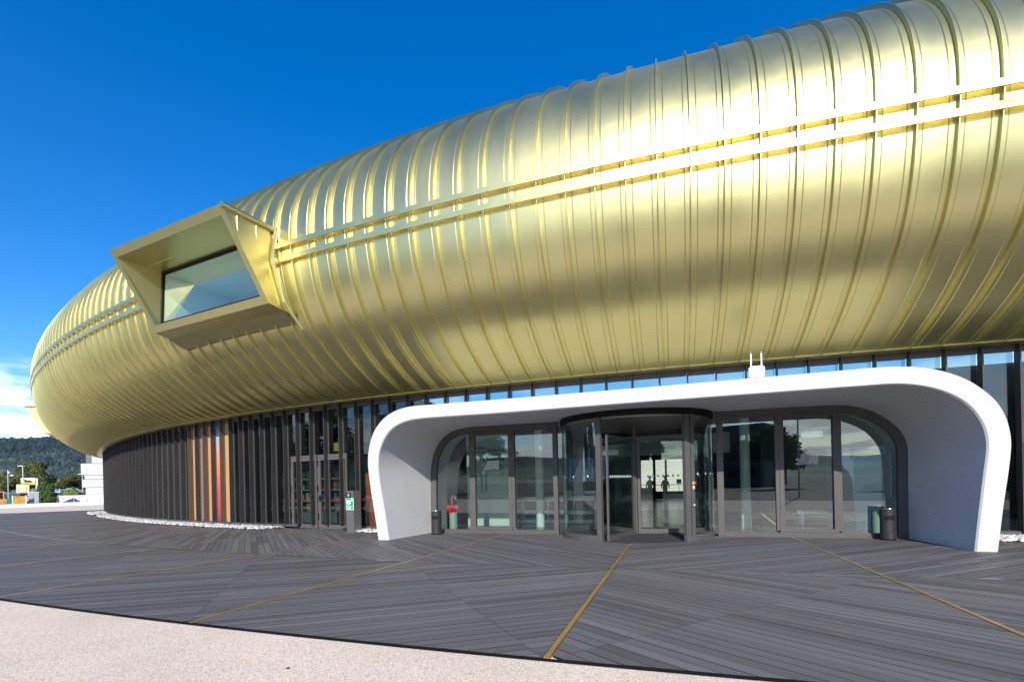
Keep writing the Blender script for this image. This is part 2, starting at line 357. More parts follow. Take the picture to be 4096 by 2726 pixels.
# ------------------------------------------------------------------ entrance portal (white shell)
A0 = Vector((-3.88, 13.5, 0)); AW = Vector((.946, -.324, 0)).normalized(); AM = Vector((-.324, -.946, 0)).normalized()
B0 = Vector((2.7, 13.44, 0)); BW = Vector((.948, -.319, 0)).normalized(); BM = Vector((-.319, -.948, 0)).normalized()   # door plane
def catmull(pts, n):
    p = np.array([pts[0]]+list(pts)+[pts[-1]], float); out = []
    for i in range(1, len(p)-2):
        for t in np.linspace(0, 1, n, endpoint=False):
            out.append(0.5*((2*p[i])+(-p[i-1]+p[i+1])*t+(2*p[i-1]-5*p[i]+4*p[i+1]-p[i+2])*t*t+(-p[i-1]+3*p[i]-3*p[i+1]+p[i+2])*t**3))
    out.append(p[-2]); return np.array(out)
def resample(pts, n):
    l = np.concatenate([[0], np.cumsum(np.hypot(*np.diff(pts, axis=0).T))]); q = np.linspace(0, l[-1], n)
    return np.stack([np.interp(q, l, pts[:, 0]), np.interp(q, l, pts[:, 1])], 1)
outer = catmull([(-.14, -.02), (-.14, .72), (-.15, 1.4), (-.13, 2.02), (-.07, 2.34), (.03, 2.62), (.17, 2.87), (.35, 3.08), (.6, 3.27), (.92, 3.41), (1.26, 3.48), (1.7, 3.5), (4.1, 3.49), (7.5, 3.49), (10.6, 3.5), (11.5, 3.5), (12.05, 3.45), (12.45, 3.34), (12.78, 3.18), (13.03, 2.99), (13.25, 2.76), (13.40, 2.5), (13.49, 2.22), (13.53, 1.95), (13.53, 1.5), (13.51, 1.0), (13.5, .6), (13.49, -.02)], 6)
inner = catmull([(.16, -.02), (.16, .5), (.15, 1.12), (.15, 1.68), (.18, 2.08), (.27, 2.41), (.44, 2.69), (.65, 2.91), (.88, 3.05), (1.2, 3.15), (1.55, 3.19), (2.0, 3.2), (4.2, 3.19), (7.0, 3.2), (9.8, 3.2), (11.2, 3.2), (11.75, 3.19), (12.12, 3.13), (12.42, 3.03), (12.71, 2.87), (12.93, 2.67), (13.10, 2.41), (13.19, 2.15), (13.22, 1.9), (13.21, 1.5), (13.2, 1.1), (13.19, .7), (13.18, -.02)], 6)
back = catmull([(-5.86, -.02), (-5.86, .73), (-5.85, 1.5), (-5.83, 1.95), (-5.74, 2.4), (-5.53, 2.78), (-5.27, 3.02), (-4.95, 3.16), (-4.5, 3.22), (-4, 3.23), (-2, 3.22), (0, 3.22), (2.6, 3.22), (4.4, 3.21), (5.2, 3.19), (5.63, 3.12), (5.96, 2.98), (6.28, 2.74), (6.5, 2.47), (6.6, 2.2), (6.62, 1.89), (6.61, 1.16), (6.6, -.02)], 6)
NO = 150
def corr(c, key):  # resample keeping corners in step: split into left leg, left corner, top, right corner, right leg
    i0, i1, i2, i3 = key
    def seg(a, b, n, end=False):
        r = resample(c[a:b+1], n+1); return r if end else r[:-1]
    return np.concatenate([seg(0, i0, 16), seg(i0, i1, 34), seg(i1, i2, 44), seg(i2, i3, 34), seg(i3, len(c)-1, 16, True)])
o2 = corr(outer, (18, 66, 15*6, 23*6)); i2_ = corr(inner, (18, 60, 15*6, 23*6)); b2 = corr(back, (18, 54, 13*6, 20*6))
KT = 0.2
def fp(a, z, off=0): return A0+AW*a+AM*(z*KT+off)+Vector((0, 0, z))
def dp(a, z, off=0): return B0+BW*a+BM*off+Vector((0, 0, z))
n = len(o2); rows = []
for k in range(n):
    oa, ia, ba = o2[k], i2_[k], b2[k]
    P_o = fp(*oa); P_i = fp(*ia); P_b = dp(*ba)
    P_ic = fp(ia[0], ia[1], -.03)+(P_i-P_o).normalized()*.03
    # eased ruled soffit from the front lip to the door frame
    mid = []
    for t in (.0, .12, .3, .5, .7, .88, 1.0):
        q = P_ic.lerp(P_b, t); mid.append(q)
    top = P_o+AM*(-1.2)+Vector((0, 0, 0.0)); wall = dp(ba[0]+(.35 if k > n/2 else -.35)*min(1, max(0, (3.0-ba[1]))), min(ba[1]+.28, 3.5) if ba[1] > 1.9 else ba[1], -.05)
    bo = P_o.lerp(P_b, 1.0); # outer skin back to the wall
    ox = (P_o-P_i).normalized()*.02
    ob = P_b+(P_o-P_i)*0.9
    rows.append([ob, P_o.lerp(ob, .5), P_o-AM*.015+ox*0, P_o, P_i, P_ic]+mid[1:])
mb = MB(); mb.grid([list(map(tuple, r)) for r in rows])
portal = mb.build('entrance_portal', PLASTER, museum, smooth=True, label='white flared concrete portal framing the glass doors', angle=22)
# inner white shell behind the glass
rows = []
for k in range(n):
    ba = b2[k]; cx = 0.37; f = 1.0
    rows.append([tuple(dp(ba[0], ba[1], -.14)), tuple(dp(ba[0]+(0.10 if ba[0] < cx else -.10), ba[1]-.05*(ba[1] > 2), -.9)), tuple(dp(ba[0]+(.02 if ba[0] < cx else -.02), ba[1], -1.0))])
mb = MB(); mb.grid(rows); mb.build('inner_portal', INWALL, museum, smooth=True)
# ------------------------------------------------------------------ entrance glazing
def poly_frame(mb, outline, wdt, d0, d1, cxy):
    P = []
    c = np.array(outline); nn = len(c); tan = np.gradient(c, axis=0); tan /= np.hypot(tan[:, 0], tan[:, 1])[:, None]
    inn = np.stack([tan[:, 1], -tan[:, 0]], 1)
    for k in range(nn):
        a = c[k]; b = c[k]+inn[k]*wdt
        P.append([tuple(dp(a[0], a[1], d1)), tuple(dp(b[0], b[1], d1)), tuple(dp(b[0], b[1], d0)), tuple(dp(a[0], a[1], d0))])
    mb.grid(P, closed=True)
    return c+inn*wdt
def dbox(mb, a0, a1, z0, z1, d0, d1):
    q = lambda a, d, z: tuple(dp(a, z, d))
    mb.hexa([q(a0, d1, z0), q(a1, d1, z0), q(a1, d0, z0), q(a0, d0, z0)], [q(a0, d1, z1), q(a1, d1, z1), q(a1, d0, z1), q(a0, d0, z1)])
left = np.array([p for p in b2 if p[0] <= -1.75]+[(-1.75, 3.22)]); right = np.array([(2.50, 3.22)]+[p for p in b2 if p[0] >= 2.5])
glz = thing('entrance_glazing', None, None); glz.parent = museum
mb = MB(); li = poly_frame(mb, left, .19, -.10, .03, 0); mb.build('arch_frame', FRAME, glz, smooth=True, angle=40)
mb = MB(); ri = poly_frame(mb, right, .19, -.10, .03, 0); mb.build('arch_frame', FRAME, glz, smooth=True, angle=40)
for a0, a1, z0, z1 in ((-4.51, -4.42, .16, 3.06), (-3.15, -3.055, .16, 3.06), (-1.88, -1.75, 0, 3.22), (2.50, 2.655, 0, 3.22), (3.86, 3.945, .16, 3.06), (5.205, 5.29, .16, 3.06)):
    mb = MB(); dbox(mb, a0, a1, z0, z1, -.09, .045); mb.build('mullion', FRAME, glz)
for a0, a1 in ((-5.70, -1.88), (2.655, 6.45)):
    mb = MB(); dbox(mb, a0, a1, 0.03, .115, -.09, .05); dbox(mb, a0, a1, -.01, .03, -.12, .09); mb.build('threshold', FRAME, glz)
for a0, a1 in ((-4.42, -3.15), (3.945, 5.205)):
    mb = MB(); dbox(mb, a0, a0+.10, .12, 3.03, -.05, .06); dbox(mb, a1-.09, a1, .12, 3.03, -.05, .06); dbox(mb, a0+.10, a1-.09, .12, .205, -.05, .06); dbox(mb, a0+.10, a1-.09, 2.95, 3.03, -.05, .06)
    d = mb.build('swing_door', FRAME, glz)
def pane(poly, m=GLASS, d=-.03, parent=None, name='glass_pane'):
    mb = MB(); k = len(poly)
    mb.add([tuple(dp(a, z, d+.006)) for a, z in poly]+[tuple(dp(a, z, d-.006)) for a, z in poly], [tuple(range(k)), tuple(range(k, 2*k))[::-1]]+[(i, i+k, (i+1) % k+k, (i+1) % k) for i in range(k)])
    return mb.build(name, m, parent or glz)
lip = [tuple(p) for p in li if p[0] < -4.5 and p[1] > .12]
pane([(lip[0][0], .11)]+lip+[(-4.5, lip[-1][1]), (-4.5, .11)][0:2])
rip = [tuple(p) for p in ri if p[0] > 5.28 and p[1] > .12]
pane([(5.28, .11), (5.28, rip[0][1])]+rip+[(rip[-1][0], .11)])
for a0, a1, z0, z1 in ((-4.33, -3.24, .2, 2.96), (-3.06, -1.88, .11, 3.04), (2.65, 3.865, .11, 3.04), (4.04, 5.12, .2, 2.96)): pane([(a0, z0), (a1, z0), (a1, z1), (a0, z1)])
for a0, a1 in ((-1.75, -1.50), (2.28, 2.50)): pane([(a0, .05), (a1, .05), (a1, 3.2), (a0, 3.2)])
# door lettering (reads from inside, so mirrored from outside)
LW = mat('white_vinyl', (.85, .85, .85), .5)
def door_mtx(a, z, d=.0): 
    o = dp(a, z, d); return Matrix(((BW.x, 0, BM.x, o.x), (BW.y, 0, BM.y, o.y), (0, 1, 0, o.z), (0, 0, 0, 1)))
for a, zt2 in ((-3.56, 2.13), (4.81, 2.0)): text('door_lettering', "PER FAVORE\nNON USARE\nQUESTA PORTA\nPLEASE DON'T\nUSE THIS DOOR",   .068, LW, glz, door_mtx(a, zt2, -.018), .0008, bold=.0, space=.78, flipx=True)
# ------------------------------------------------------------------ revolving door
C = Vector((3.14, 13.483, 0)); RR = 2.02
rev = thing('revolving_door', None, None); rev.parent = museum
ang_out = math.atan2(BM.y, BM.x)
def arcpts(a0, a1, n, r=RR): return [(C.x+r*math.cos(a), C.y+r*math.sin(a)) for a in np.linspace(a0, a1, n)]
def arcwall(name, a0, a1, r0, r1, z0, z1, m, n=24):
    mb = MB(); P = []
    for a in np.linspace(a0, a1, n):
        c, s = math.cos(a), math.sin(a); P.append([(C.x+r1*c, C.y+r1*s, z0), (C.x+r1*c, C.y+r1*s, z1), (C.x+r0*c, C.y+r0*s, z1), (C.x+r0*c, C.y+r0*s, z0)])
    mb.grid(P, closed=True)
    if a1-a0 < 6: mb.add(P[0]+P[-1], [(0, 1, 2, 3), (7, 6, 5, 4)])
    return mb.build(name, m, rev, smooth=True, angle=40)
def az_px(u):  # angle on the drum for the front intersection of a view ray
    d = Vector((u, 1)).normalized(); c2 = Vector((C.x, C.y)); b = d.dot(c2); q = b*b-c2.length_squared+RR*RR; t = b-math.sqrt(max(q, 0)); p = d*t; return math.atan2(p.y-C.y, p.x-C.x)
AL = az_px(.163); AR = az_px(.338)     # opening edges (left post, right post)
aL = AL; aR = AR
# left curved wall from the facade round to the left post, right wall likewise
fl = ang_out-math.pi/2; fr = ang_out+math.pi/2
fl0 = math.atan2(-BW.y, -BW.x)
def norm(a, ref):
    while a < ref-math.pi: a += 2*math.pi
    while a > ref+math.pi: a -= 2*math.pi
    return a
aL = norm(aL, ang_out); aR = norm(aR, ang_out); fl0 = norm(fl0, ang_out); fr0 = norm(math.atan2(BW.y, BW.x), ang_out)
lw = sorted((fl0, aL)); rw = sorted((fr0, aR))
for (p, q) in (lw, rw):
    arcwall('curved_glass', p, q, RR-.035, RR-.02, .16, 3.05, GLASS)
    arcwall('curved_base', p, q, RR-.06, RR, -.01, .16, FRAME)
back_l = (fl0-.0, fl0-.75) if fl0 < ang_out else (fl0, fl0+.75)
back_r = (fr0, fr0+.75) if fr0 > ang_out else (fr0-.75, fr0)
for p, q in (sorted(back_l), sorted(back_r)):
    arcwall('curved_glass', p, q, RR-.035, RR-.02, .16, 3.05, GLASS)
    arcwall('curved_base', p, q, RR-.06, RR, -.01, .16, FRAME)
arcwall('drum_head', 0, 2*math.pi-.001, RR-.05, RR+.02, 3.05, 3.205, BLACKM, 64)
mb = MB(); mb.cyl(C.x, C.y, 3.0, 3.05, RR-.06, n=48); mb.build('drum_ceiling', mat('bronze_ceiling', (.22, .20, .16), .4, .2), rev)
mb = MB(); mb.cyl(C.x, C.y, .004, .012, RR-.07, n=48); mb.build('entrance_mat', mat('dark_coir_mat', (.035, .036, .04), .95, bump=.6, bscale=300, var=.3, vscale=120), rev)
def post(a, wdt=.16, dep=.10, name='door_post'):
    mb = MB(); c, s = math.cos(a), math.sin(a); t = (-s, c); ctr = (C.x+(RR-.04)*c, C.y+(RR-.04)*s)
    q = lambda u, v, z: (ctr[0]+t[0]*u+c*v, ctr[1]+t[1]*u+s*v, z)
    mb.hexa([q(-wdt/2, -dep/2, 0), q(wdt/2, -dep/2, 0), q(wdt/2, dep/2, 0), q(-wdt/2, dep/2, 0)][::-1], [q(-wdt/2, -dep/2, 3.06), q(wdt/2, -dep/2, 3.06), q(wdt/2, dep/2, 3.06), q(-wdt/2, dep/2, 3.06)][::-1])
    return mb.build(name, FRAME, rev)
sg = 1 if aR > aL else -1
post(aL-sg*.035, .13); p2 = post(aR+sg*.02, .14); post(aR+sg*.095, .11, .12)
for a in (fl0, fr0): post(a, .07, .07, 'side_post')
# rotating leaves: three wings on a central shaft
LA0 = math.atan2(*(lambda v: (v.y, v.x))(Vector((C.x+(RR-.1)*math.cos(aL+sg*.06), C.y+(RR-.1)*math.sin(aL+sg*.06), 0))-C))
mb = MB(); mb.cyl(C.x, C.y, 0, 3.0, .05, n=16); mb.build('centre_shaft', FRAME, rev)
for k in range(3):
    a = LA0+k*2*math.pi/3; c, s = math.cos(a), math.sin(a); t = (-s, c); leaf = MB()
    def lb(mb, r0, r1, z0, z1, h=.022):
        q = lambda r, v, z: (C.x+c*r+t[0]*v, C.y+s*r+t[1]*v, z)
        mb.hexa([q(r0, -h, z0), q(r1, -h, z0), q(r1, h, z0), q(r0, h, z0)], [q(r0, -h, z1), q(r1, -h, z1), q(r1, h, z1), q(r0, h, z1)])
    lb(leaf, .06, RR-.08, .02, .15, .03); lb(leaf, .06, RR-.08, 2.55, 2.63); lb(leaf, .06, .13, .15, 2.55); lb(leaf, RR-.14, RR-.08, .15, 2.55)
    lo = leaf.build('door_leaf', FRAME, rev)
    g = MB(); lb(g, .13, RR-.14, .15, 2.55, .005); g.build('leaf_glass', GLASS, lo)
# safety dots and pictogram stickers on the curved glass
DOTM = mat('frosted_dot', (.55, .62, .66), .6)
mb = MB()
for k in range(7):
    a = aL+sg*(.22+.13*k); c, s = math.cos(a), math.sin(a); t = Vector((-s, c, 0)); o = Vector((C.x+(RR-1.2)*c, C.y+(RR-1.2)*s, 1.52))
for u in [.176+.0115*k for k in range(11)]+[.262+.0235*k for k in range(6)]:
    d = 12.6; o = Vector((u*d, d, 1.56)); ang = math.atan(u)
    pass
for (a0, a1, nn) in ((aR+sg*.2, aR+sg*.75, 4), (aL-sg*.75, aL-sg*.2, 3)):
    for a in np.linspace(a0, a1, nn):
        c, s = math.cos(a), math.sin(a); t = Vector((-s, c, 0)); o = Vector((C.x+(RR-.017)*c, C.y+(RR-.017)*s, 1.62)); ring_ = [o+t*(.028*math.cos(q))+Vector((0, 0, .028*math.sin(q))) for q in np.linspace(0, 2*math.pi, 13)[:-1]]
        mb.add([tuple(p) for p in ring_]+[tuple(p+Vector((c, s, 0))*.002) for p in ring_], [tuple(range(12)), tuple(range(12, 24))[::-1]]+[(i, (i+1) % 12, (i+1) % 12+12, i+12) for i in range(12)])
mb.build('safety_dots', DOTM, rev)
ds_ = MB(); rg = [(.032*math.cos(q), .032*math.sin(q)) for q in np.linspace(0, 2*math.pi, 13)[:-1]]
ds_.add([(x, -.007, z) for x, z in rg]+[(x, .007, z) for x, z in rg], [tuple(range(12)), tuple(range(12, 24))[::-1]]+[(i, i+12, (i+1) % 12+12, (i+1) % 12) for i in range(12)])
dme = bpy.data.meshes.new('safety_dot'); dme.from_pydata(ds_.v, [], ds_.f); dme.materials.append(DOTM)
for k in range(3):
    a = LA0+k*2*math.pi/3
    for r in np.linspace(.35, RR-.3, 11):
        o = link('safety_dot', dme, rev); o.location = (C.x+r*math.cos(a), C.y+r*math.sin(a), 1.60); o.rotation_euler.z = a
# maker's lettering at the foot of the right curved glass
a = aR+sg*.80; c, s = math.cos(a), math.sin(a); tt = Vector((-s, c, 0))*(1 if sg > 0 else 1)
ex = Vector((-s, c, 0)); 
if ex.x < 0: ex = -ex
o = Vector((C.x+(RR-.012)*c, C.y+(RR-.012)*s, .24)); nn_ = ex.cross(Vector((0, 0, 1)))
text('maker_lettering', 'BOON EDAM', .062, LW, rev, Matrix(((ex.x, 0, nn_.x, o.x-ex.x*.2), (ex.y, 0, nn_.y, o.y-ex.y*.2), (0, 1, 0, o.z), (0, 0, 0, 1))), .0008)
# emergency stop button and access plate on the right post
pp = Vector((C.x+(RR+.03)*math.cos(aR+sg*.095), C.y+(RR+.03)*math.sin(aR+sg*.095), 0)); od = Vector((math.cos(aR+sg*.095), math.sin(aR+sg*.095), 0)); tx_ = Vector((-od.y, od.x, 0))
if tx_.x < 0: tx_ = -tx_
def pbox(mb, u0, u1, z0, z1, v0, v1, mi=0):
    q = lambda u, v, z: tuple(pp+tx_*u+od*v+Vector((0, 0, z)))
    mb.hexa([q(u0, v1, z0), q(u1, v1, z0), q(u1, v0, z0), q(u0, v0, z0)], [q(u0, v1, z1), q(u1, v1, z1), q(u1, v0, z1), q(u0, v0, z1)], mi)
mb = MB(); pbox(mb, -.045, .02, 1.36, 1.43, 0, .03); mb.tube([tuple(pp+tx_*(-.0)+od*.03+Vector((0, 0, 1.395))), tuple(pp+od*.06+Vector((0, 0, 1.395)))], .022, 12, mi=1)
mb.build('stop_button', [mat('yellow_plastic', (.75, .45, .03), .4), mat('red_plastic', (.65, .08, .05), .35)], rev)
mb = MB(); pbox(mb, -.03, .03, 1.26, 1.33, .001, .006); mb.build('instruction_sticker', LW, rev)
mb = MB(); pbox(mb, -.03, .03, .82, .92, .001, .008); mb.tube([tuple(pp+od*.008+Vector((0, 0, .87))), tuple(pp+od*.016+Vector((0, 0, .87)))], .024, 14, mi=1)
mb.build('access_button', [mat('navy_plastic', (.03, .05, .12), .4), LW], rev)
# ------------------------------------------------------------------ oriel window box on the tube
def oriel(e, o, TRp, Wd, parent, full=True):
    """TRp: upper right front corner; e points left along the facade, o outward"""
    Z = Vector((0, 0, 1)); P = lambda a, b, z: TRp+e*a+o*b+Z*z
    orl = thing('oriel_window', None, None); orl.parent = parent
    tr, tl, br, bl = P(0, 0, 0), P(Wd, 0, 0), P(-.22, -1.08, -2.14), P(Wd-.14, -1.08, -2.14)
    def frame(mb):
        ctr = (tr+tl+br+bl)/4; out = [tl, tr, br, bl]
        ins = []
        up = (tl-bl).normalized(); eu = e
        wt, wb, ws = .23, .21, .16
        def inner(tlv, a, b): return tlv
        ins = [tl-eu*ws*1.1-up*wt, tr+eu*ws*1.1-up*wt, br+eu*ws*1.2+up*wb, bl-eu*ws*1.2+up*wb]
        mb.add([tuple(v) for v in out+ins], [(0, 4, 5, 1), (1, 5, 6, 2), (2, 6, 7, 3), (3, 7, 4, 0)])
        return ins
    mb = MB(); ins = frame(mb); mb.build('front_frame', GOLD, orl)
    # reveals to the recessed upright glass
    gb = -1.16
    g = [P(Wd-.42, gb-.02, -.30), P(.50, gb-.02, -.30), P(.10, gb, -1.90), P(Wd-.32, gb, -1.90)]
    mb = MB(); mb.add([tuple(v) for v in ins+g], [(0, 4, 5, 1), (1, 5, 6, 2), (3, 2, 6, 7), (0, 3, 7, 4)]); mb.build('reveal', GOLD, orl)
    q = [ins[0].lerp(g[0], .62), ins[1].lerp(g[1], .62)]
    mb = MB(); mb.tube([tuple(q[0]), tuple(q[1])], .012, 6); mb.build('reveal_seam', GOLD, orl)
    fw = .07
    gi = [g[0]-e*fw-Z*fw, g[1]+e*fw-Z*fw, g[2]+e*fw+Z*fw, g[3]-e*fw+Z*fw]
    off = o*.03
    mb = MB(); mb.add([tuple(v+off) for v in g+gi]+[tuple(v-off) for v in gi], [(0, 4, 5, 1), (1, 5, 6, 2), (2, 6, 7, 3), (3, 7, 4, 0), (4, 8, 9, 5), (5, 9, 10, 6), (6, 10, 11, 7), (7, 11, 8, 4)]); mb.build('glazing_frame', BLACKM, orl)
    mb = MB(); mb.add([tuple(v) for v in gi]+[tuple(v-o*.012) for v in gi], [(0, 1, 2, 3)[::-1], (4, 5, 6, 7)]); mb.build('glass_pane', OGLASS, orl)
    # pale room behind
    rb = [v-o*2.2 for v in gi]
    mb = MB(); mb.add([tuple(v-o*.05) for v in gi]+[tuple(v) for v in rb], [(0, 4, 5, 1), (1, 5, 6, 2), (2, 6, 7, 3), (3, 7, 4, 0), (4, 7, 6, 5)]); mb.build('room_lining', mat('pale_room_lining', (.66, .72, .68), .7), orl)
    # cheeks, top and underside back to the tube
    k1, k2, k3 = P(-.02, -1.5, -.02), P(-.24, -1.75, -2.0), P(-.26, -1.95, -2.42)
    j1, j2, j3 = P(Wd+.02, -1.9, -.02), P(Wd-.12, -1.75, -2.0), P(Wd-.12, -2.1, -2.42)
    def cheek(a, b, c, d_, e_, s):
        mb = MB(); mb.add([tuple(v) for v in (a, b, c, d_, e_)], [(0, 1, 2, 3, 4)]); ch = mb.build('cheek', GOLD, orl)
        return ch
    lipr, lipl = P(-.22, -1.55, -2.22), P(Wd-.14, -1.45, -2.22)
    deep_r, deep_l = P(-.02, -2.6, -.02), P(Wd, -3.2, -.02)
    cheek(tr, br, lipr, P(-.24, -2.9, -2.3), deep_r, 1); cheek(tl, bl, lipl, P(Wd-.1, -3.2, -2.3), deep_l, -1)
    # rounded cap along the top right and standing seams on the right cheek
    mb = MB(); mb.tube([tuple(tr-Z*.02), tuple(deep_r-Z*.02)], .085, 12); mb.build('top_roll', GOLD, orl)
    for t in (.26, .62, .98):
        top = tr.lerp(P(-.02, -1.45, 0), t)-Z*.12
        bot = tr.lerp(br, min(1, t*.9+.06)) if t < .9 else P(-.24, -1.42, -2.16)
        d_ = (tr-br).normalized()
        bot = Vector((top.x, top.y, 0)); 
        frac = min(.98, (t*1.45)/1.09); zb = tr.z-.04-2.1*frac
        pt = P(-.01-.22*0, -1.45*t, 0); mb = MB(); mb.tube([(pt.x-e.x*.03, pt.y-e.y*.03, tr.z-.14), (pt.x-e.x*.03-.0, pt.y-e.y*.03, zb+.06)], .017, 8); mb.build('seam', GOLD, orl)
    mb = MB(); mb.add([tuple(v) for v in (tr, tl, deep_l, deep_r)], [(0, 1, 2, 3)]); mb.build('top_sheet', GOLD, orl)
    u1, u2 = P(-.24, -1.9, -2.42), P(Wd-.1, -1.9, -2.42); w1, w2 = P(-.26, -2.25, -2.55), P(Wd-.1, -2.35, -2.55)
    rows = []
    for a_ in np.linspace(0, 1, 2):
        pts = [br.lerp(bl, a_), lipr.lerp(lipl, a_), u1.lerp(u2, a_), w1.lerp(w2, a_)]
        rows.append([tuple(v) for v in pts])
    mb = MB(); mb.grid(rows); mb.build('underside', GOLD, orl)
    # flashing where the cheek meets the tube
    mb = MB(); mb.tube([tuple(P(-.10, -1.46, .02)), tuple(P(-.16, -1.25, -.9)), tuple(P(-.28, -1.5, -2.0)), tuple(P(-.42, -1.95, -2.62))], .045, 6); mb.build('flashing', GOLD, orl)
    return orl
hd = R(154.4)
oriel(Vector((math.cos(hd), math.sin(hd), 0)), Vector((-math.sin(hd), math.cos(hd), 0)), Vector((-7.20, 11.93, 8.50)), 5.1, museum)
hh = head(46.5); p0 = (-39.7, 39.1, 8.55)
oriel(Vector((math.cos(hh), math.sin(hh), 0)), Vector((-math.sin(hh), math.cos(hh), 0)), Vector(p0), 5.1, museum)
# ------------------------------------------------------------------ interior
CONC = mat('polished_grey_floor', (.10, .105, .105), .22, var=.15, vscale=1.2)
flo = MB(); q = [tuple(dp(a, 0.0, d)) for a, d in ((-11, -.12), (14, -.12), (14, -46), (-11, -46))]
flo.add(q, [(0, 3, 2, 1)]); fo = flo.build('interior_floor', CONC, None, kind='structure'); fo.location.z = .004
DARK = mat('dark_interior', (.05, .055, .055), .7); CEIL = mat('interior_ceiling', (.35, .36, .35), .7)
def ib(name, a0, a1, d0, d1, z0, z1, m, parent=museum, **k):
    mb = MB(); dbox(mb, a0, a1, z0, z1, d0, d1); return mb.build(name, m, parent, **k)
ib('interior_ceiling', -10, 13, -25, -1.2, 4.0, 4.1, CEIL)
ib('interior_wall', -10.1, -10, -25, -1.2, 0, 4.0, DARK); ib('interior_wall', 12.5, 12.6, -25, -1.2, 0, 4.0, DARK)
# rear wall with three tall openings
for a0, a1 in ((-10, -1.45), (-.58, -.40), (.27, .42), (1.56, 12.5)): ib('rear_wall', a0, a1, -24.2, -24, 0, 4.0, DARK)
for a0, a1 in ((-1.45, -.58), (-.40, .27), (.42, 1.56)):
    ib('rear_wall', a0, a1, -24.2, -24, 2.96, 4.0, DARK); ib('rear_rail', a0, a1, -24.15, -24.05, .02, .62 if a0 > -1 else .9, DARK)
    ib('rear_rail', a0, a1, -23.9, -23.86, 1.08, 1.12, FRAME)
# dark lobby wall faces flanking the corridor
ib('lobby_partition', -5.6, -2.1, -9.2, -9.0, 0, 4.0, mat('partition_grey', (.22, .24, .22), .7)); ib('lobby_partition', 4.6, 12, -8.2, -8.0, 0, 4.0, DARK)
tw = ib('sign_wall', -5.75, -3.9, -2.6, -2.45, 0, 4.0, INWALL)
TXT = mat('black_vinyl', (.02, .02, .02), .5)
def wtext(s, a, z, size, d=-2.44, bold=.0, **k): return text('wall_lettering', s, size, TXT, museum, door_mtx(a, z, d), .001, bold=bold, space=.9, **k)
wtext('Ristorante\nRestaurant', -5.75, 2.72, .17); wtext('Art & Bookshop', -5.42, 2.30, .17, bold=.003)
wtext('Biglietteria\nAdmissions', -4.92, 2.62, .15)
wtext('intero / full\nridotto / reduced\nunder 26\nfamiglia\ngruppi / groups\nscuole', -4.5, 2.1, .075)
ib('over_door_band', -1.9, 3.3, -6.1, -6.0, 2.45, 3.2, mat('band_grey', (.25, .25, .25), .6))
text('wall_lettering', 'Teatro\nTheatre', .2, TXT, museum, door_mtx(-.55, 2.86, -5.98), .001, space=.9); text('wall_lettering', 'Cinema\nCinema', .2, TXT, museum, door_mtx(.75, 2.86, -5.98), .001, space=.9)
# reception counter with stepped white ledges
ctr = thing('reception_counter', 'long white stepped reception counter behind the left glass panes', 'counter', (0, 0, 0))
for z0, z1, d1 in ((.80, .96, -3.6), (.33, .46, -3.4), (.02, .15, -3.3)):
    mb = MB(); dbox(mb, -6.0, -1.4, z0, z1, -4.4, d1); mb.build('ledge', WHITE, ctr)
for a in (-5.2, -4.2, -3.2, -2.2): mb = MB(); dbox(mb, a, a+.08, .0, .82, -4.1, -3.9); mb.build('upright', WHITE, ctr)
for a, z in ((-2.95, 0), (3.40, 0)):
    mb = MB(); p = dp(a, 0, -2.2); mb.cyl(p.x, p.y, 0.0, 3.99, .14, n=28); mb.build('column', mat('pale_column', (.55, .58, .52), .5, var=.04), museum, smooth=True, angle=50)
mb = MB(); dbox(mb, -2.6, -1.2, 1.5, 2.4, -5.05, -5.0)
scr = mb.build('advert_screen', mat('blue_screen', (.02, .05, .16), .2, emit=(.02, .06, .2), estr=.35), None); tag(scr, 'dark blue advert screen with lettering above the reception counter', 'screen')
text('screen_lettering', 'ENGLISH\nCityCity', .2, mat('red_vinyl', (.5, .04, .06), .5), scr, door_mtx(-2.35, 2.15, -4.99), .001)
st = thing('card_stand', 'small white card holder standing on the reception counter', 'sign', tuple(dp(-2.35, .96, -3.9)))
mb = MB(); mb.box(-.09, .09, -.01, .01, 0, .22); mb.build('card', WHITE, st)
for a0, a1, d0, d1 in ((4.9, 8.4, -3.4, -3.0),):
    b_ = thing('white_bench', 'low white bench inside behind the right glass panes', 'bench'); mb = MB(); dbox(mb, a0, a1, .38, .47, d0, d1); mb.build('seat', WHITE, b_)
    for a in (a0+.1, a1-.2): mb = MB(); dbox(mb, a, a+.08, .0, .38, d0+.05, d1-.05); mb.build('leg', WHITE, b_)
mb = MB(); dbox(mb, 5.6, 7.0, 0.0, 2.3, -2.6, -2.5); bb = mb.build('blue_display_board', mat('deep_blue_board', (.015, .06, .13), .4), None); tag(bb, 'tall deep blue display board inside behind the right arched pane', 'board')
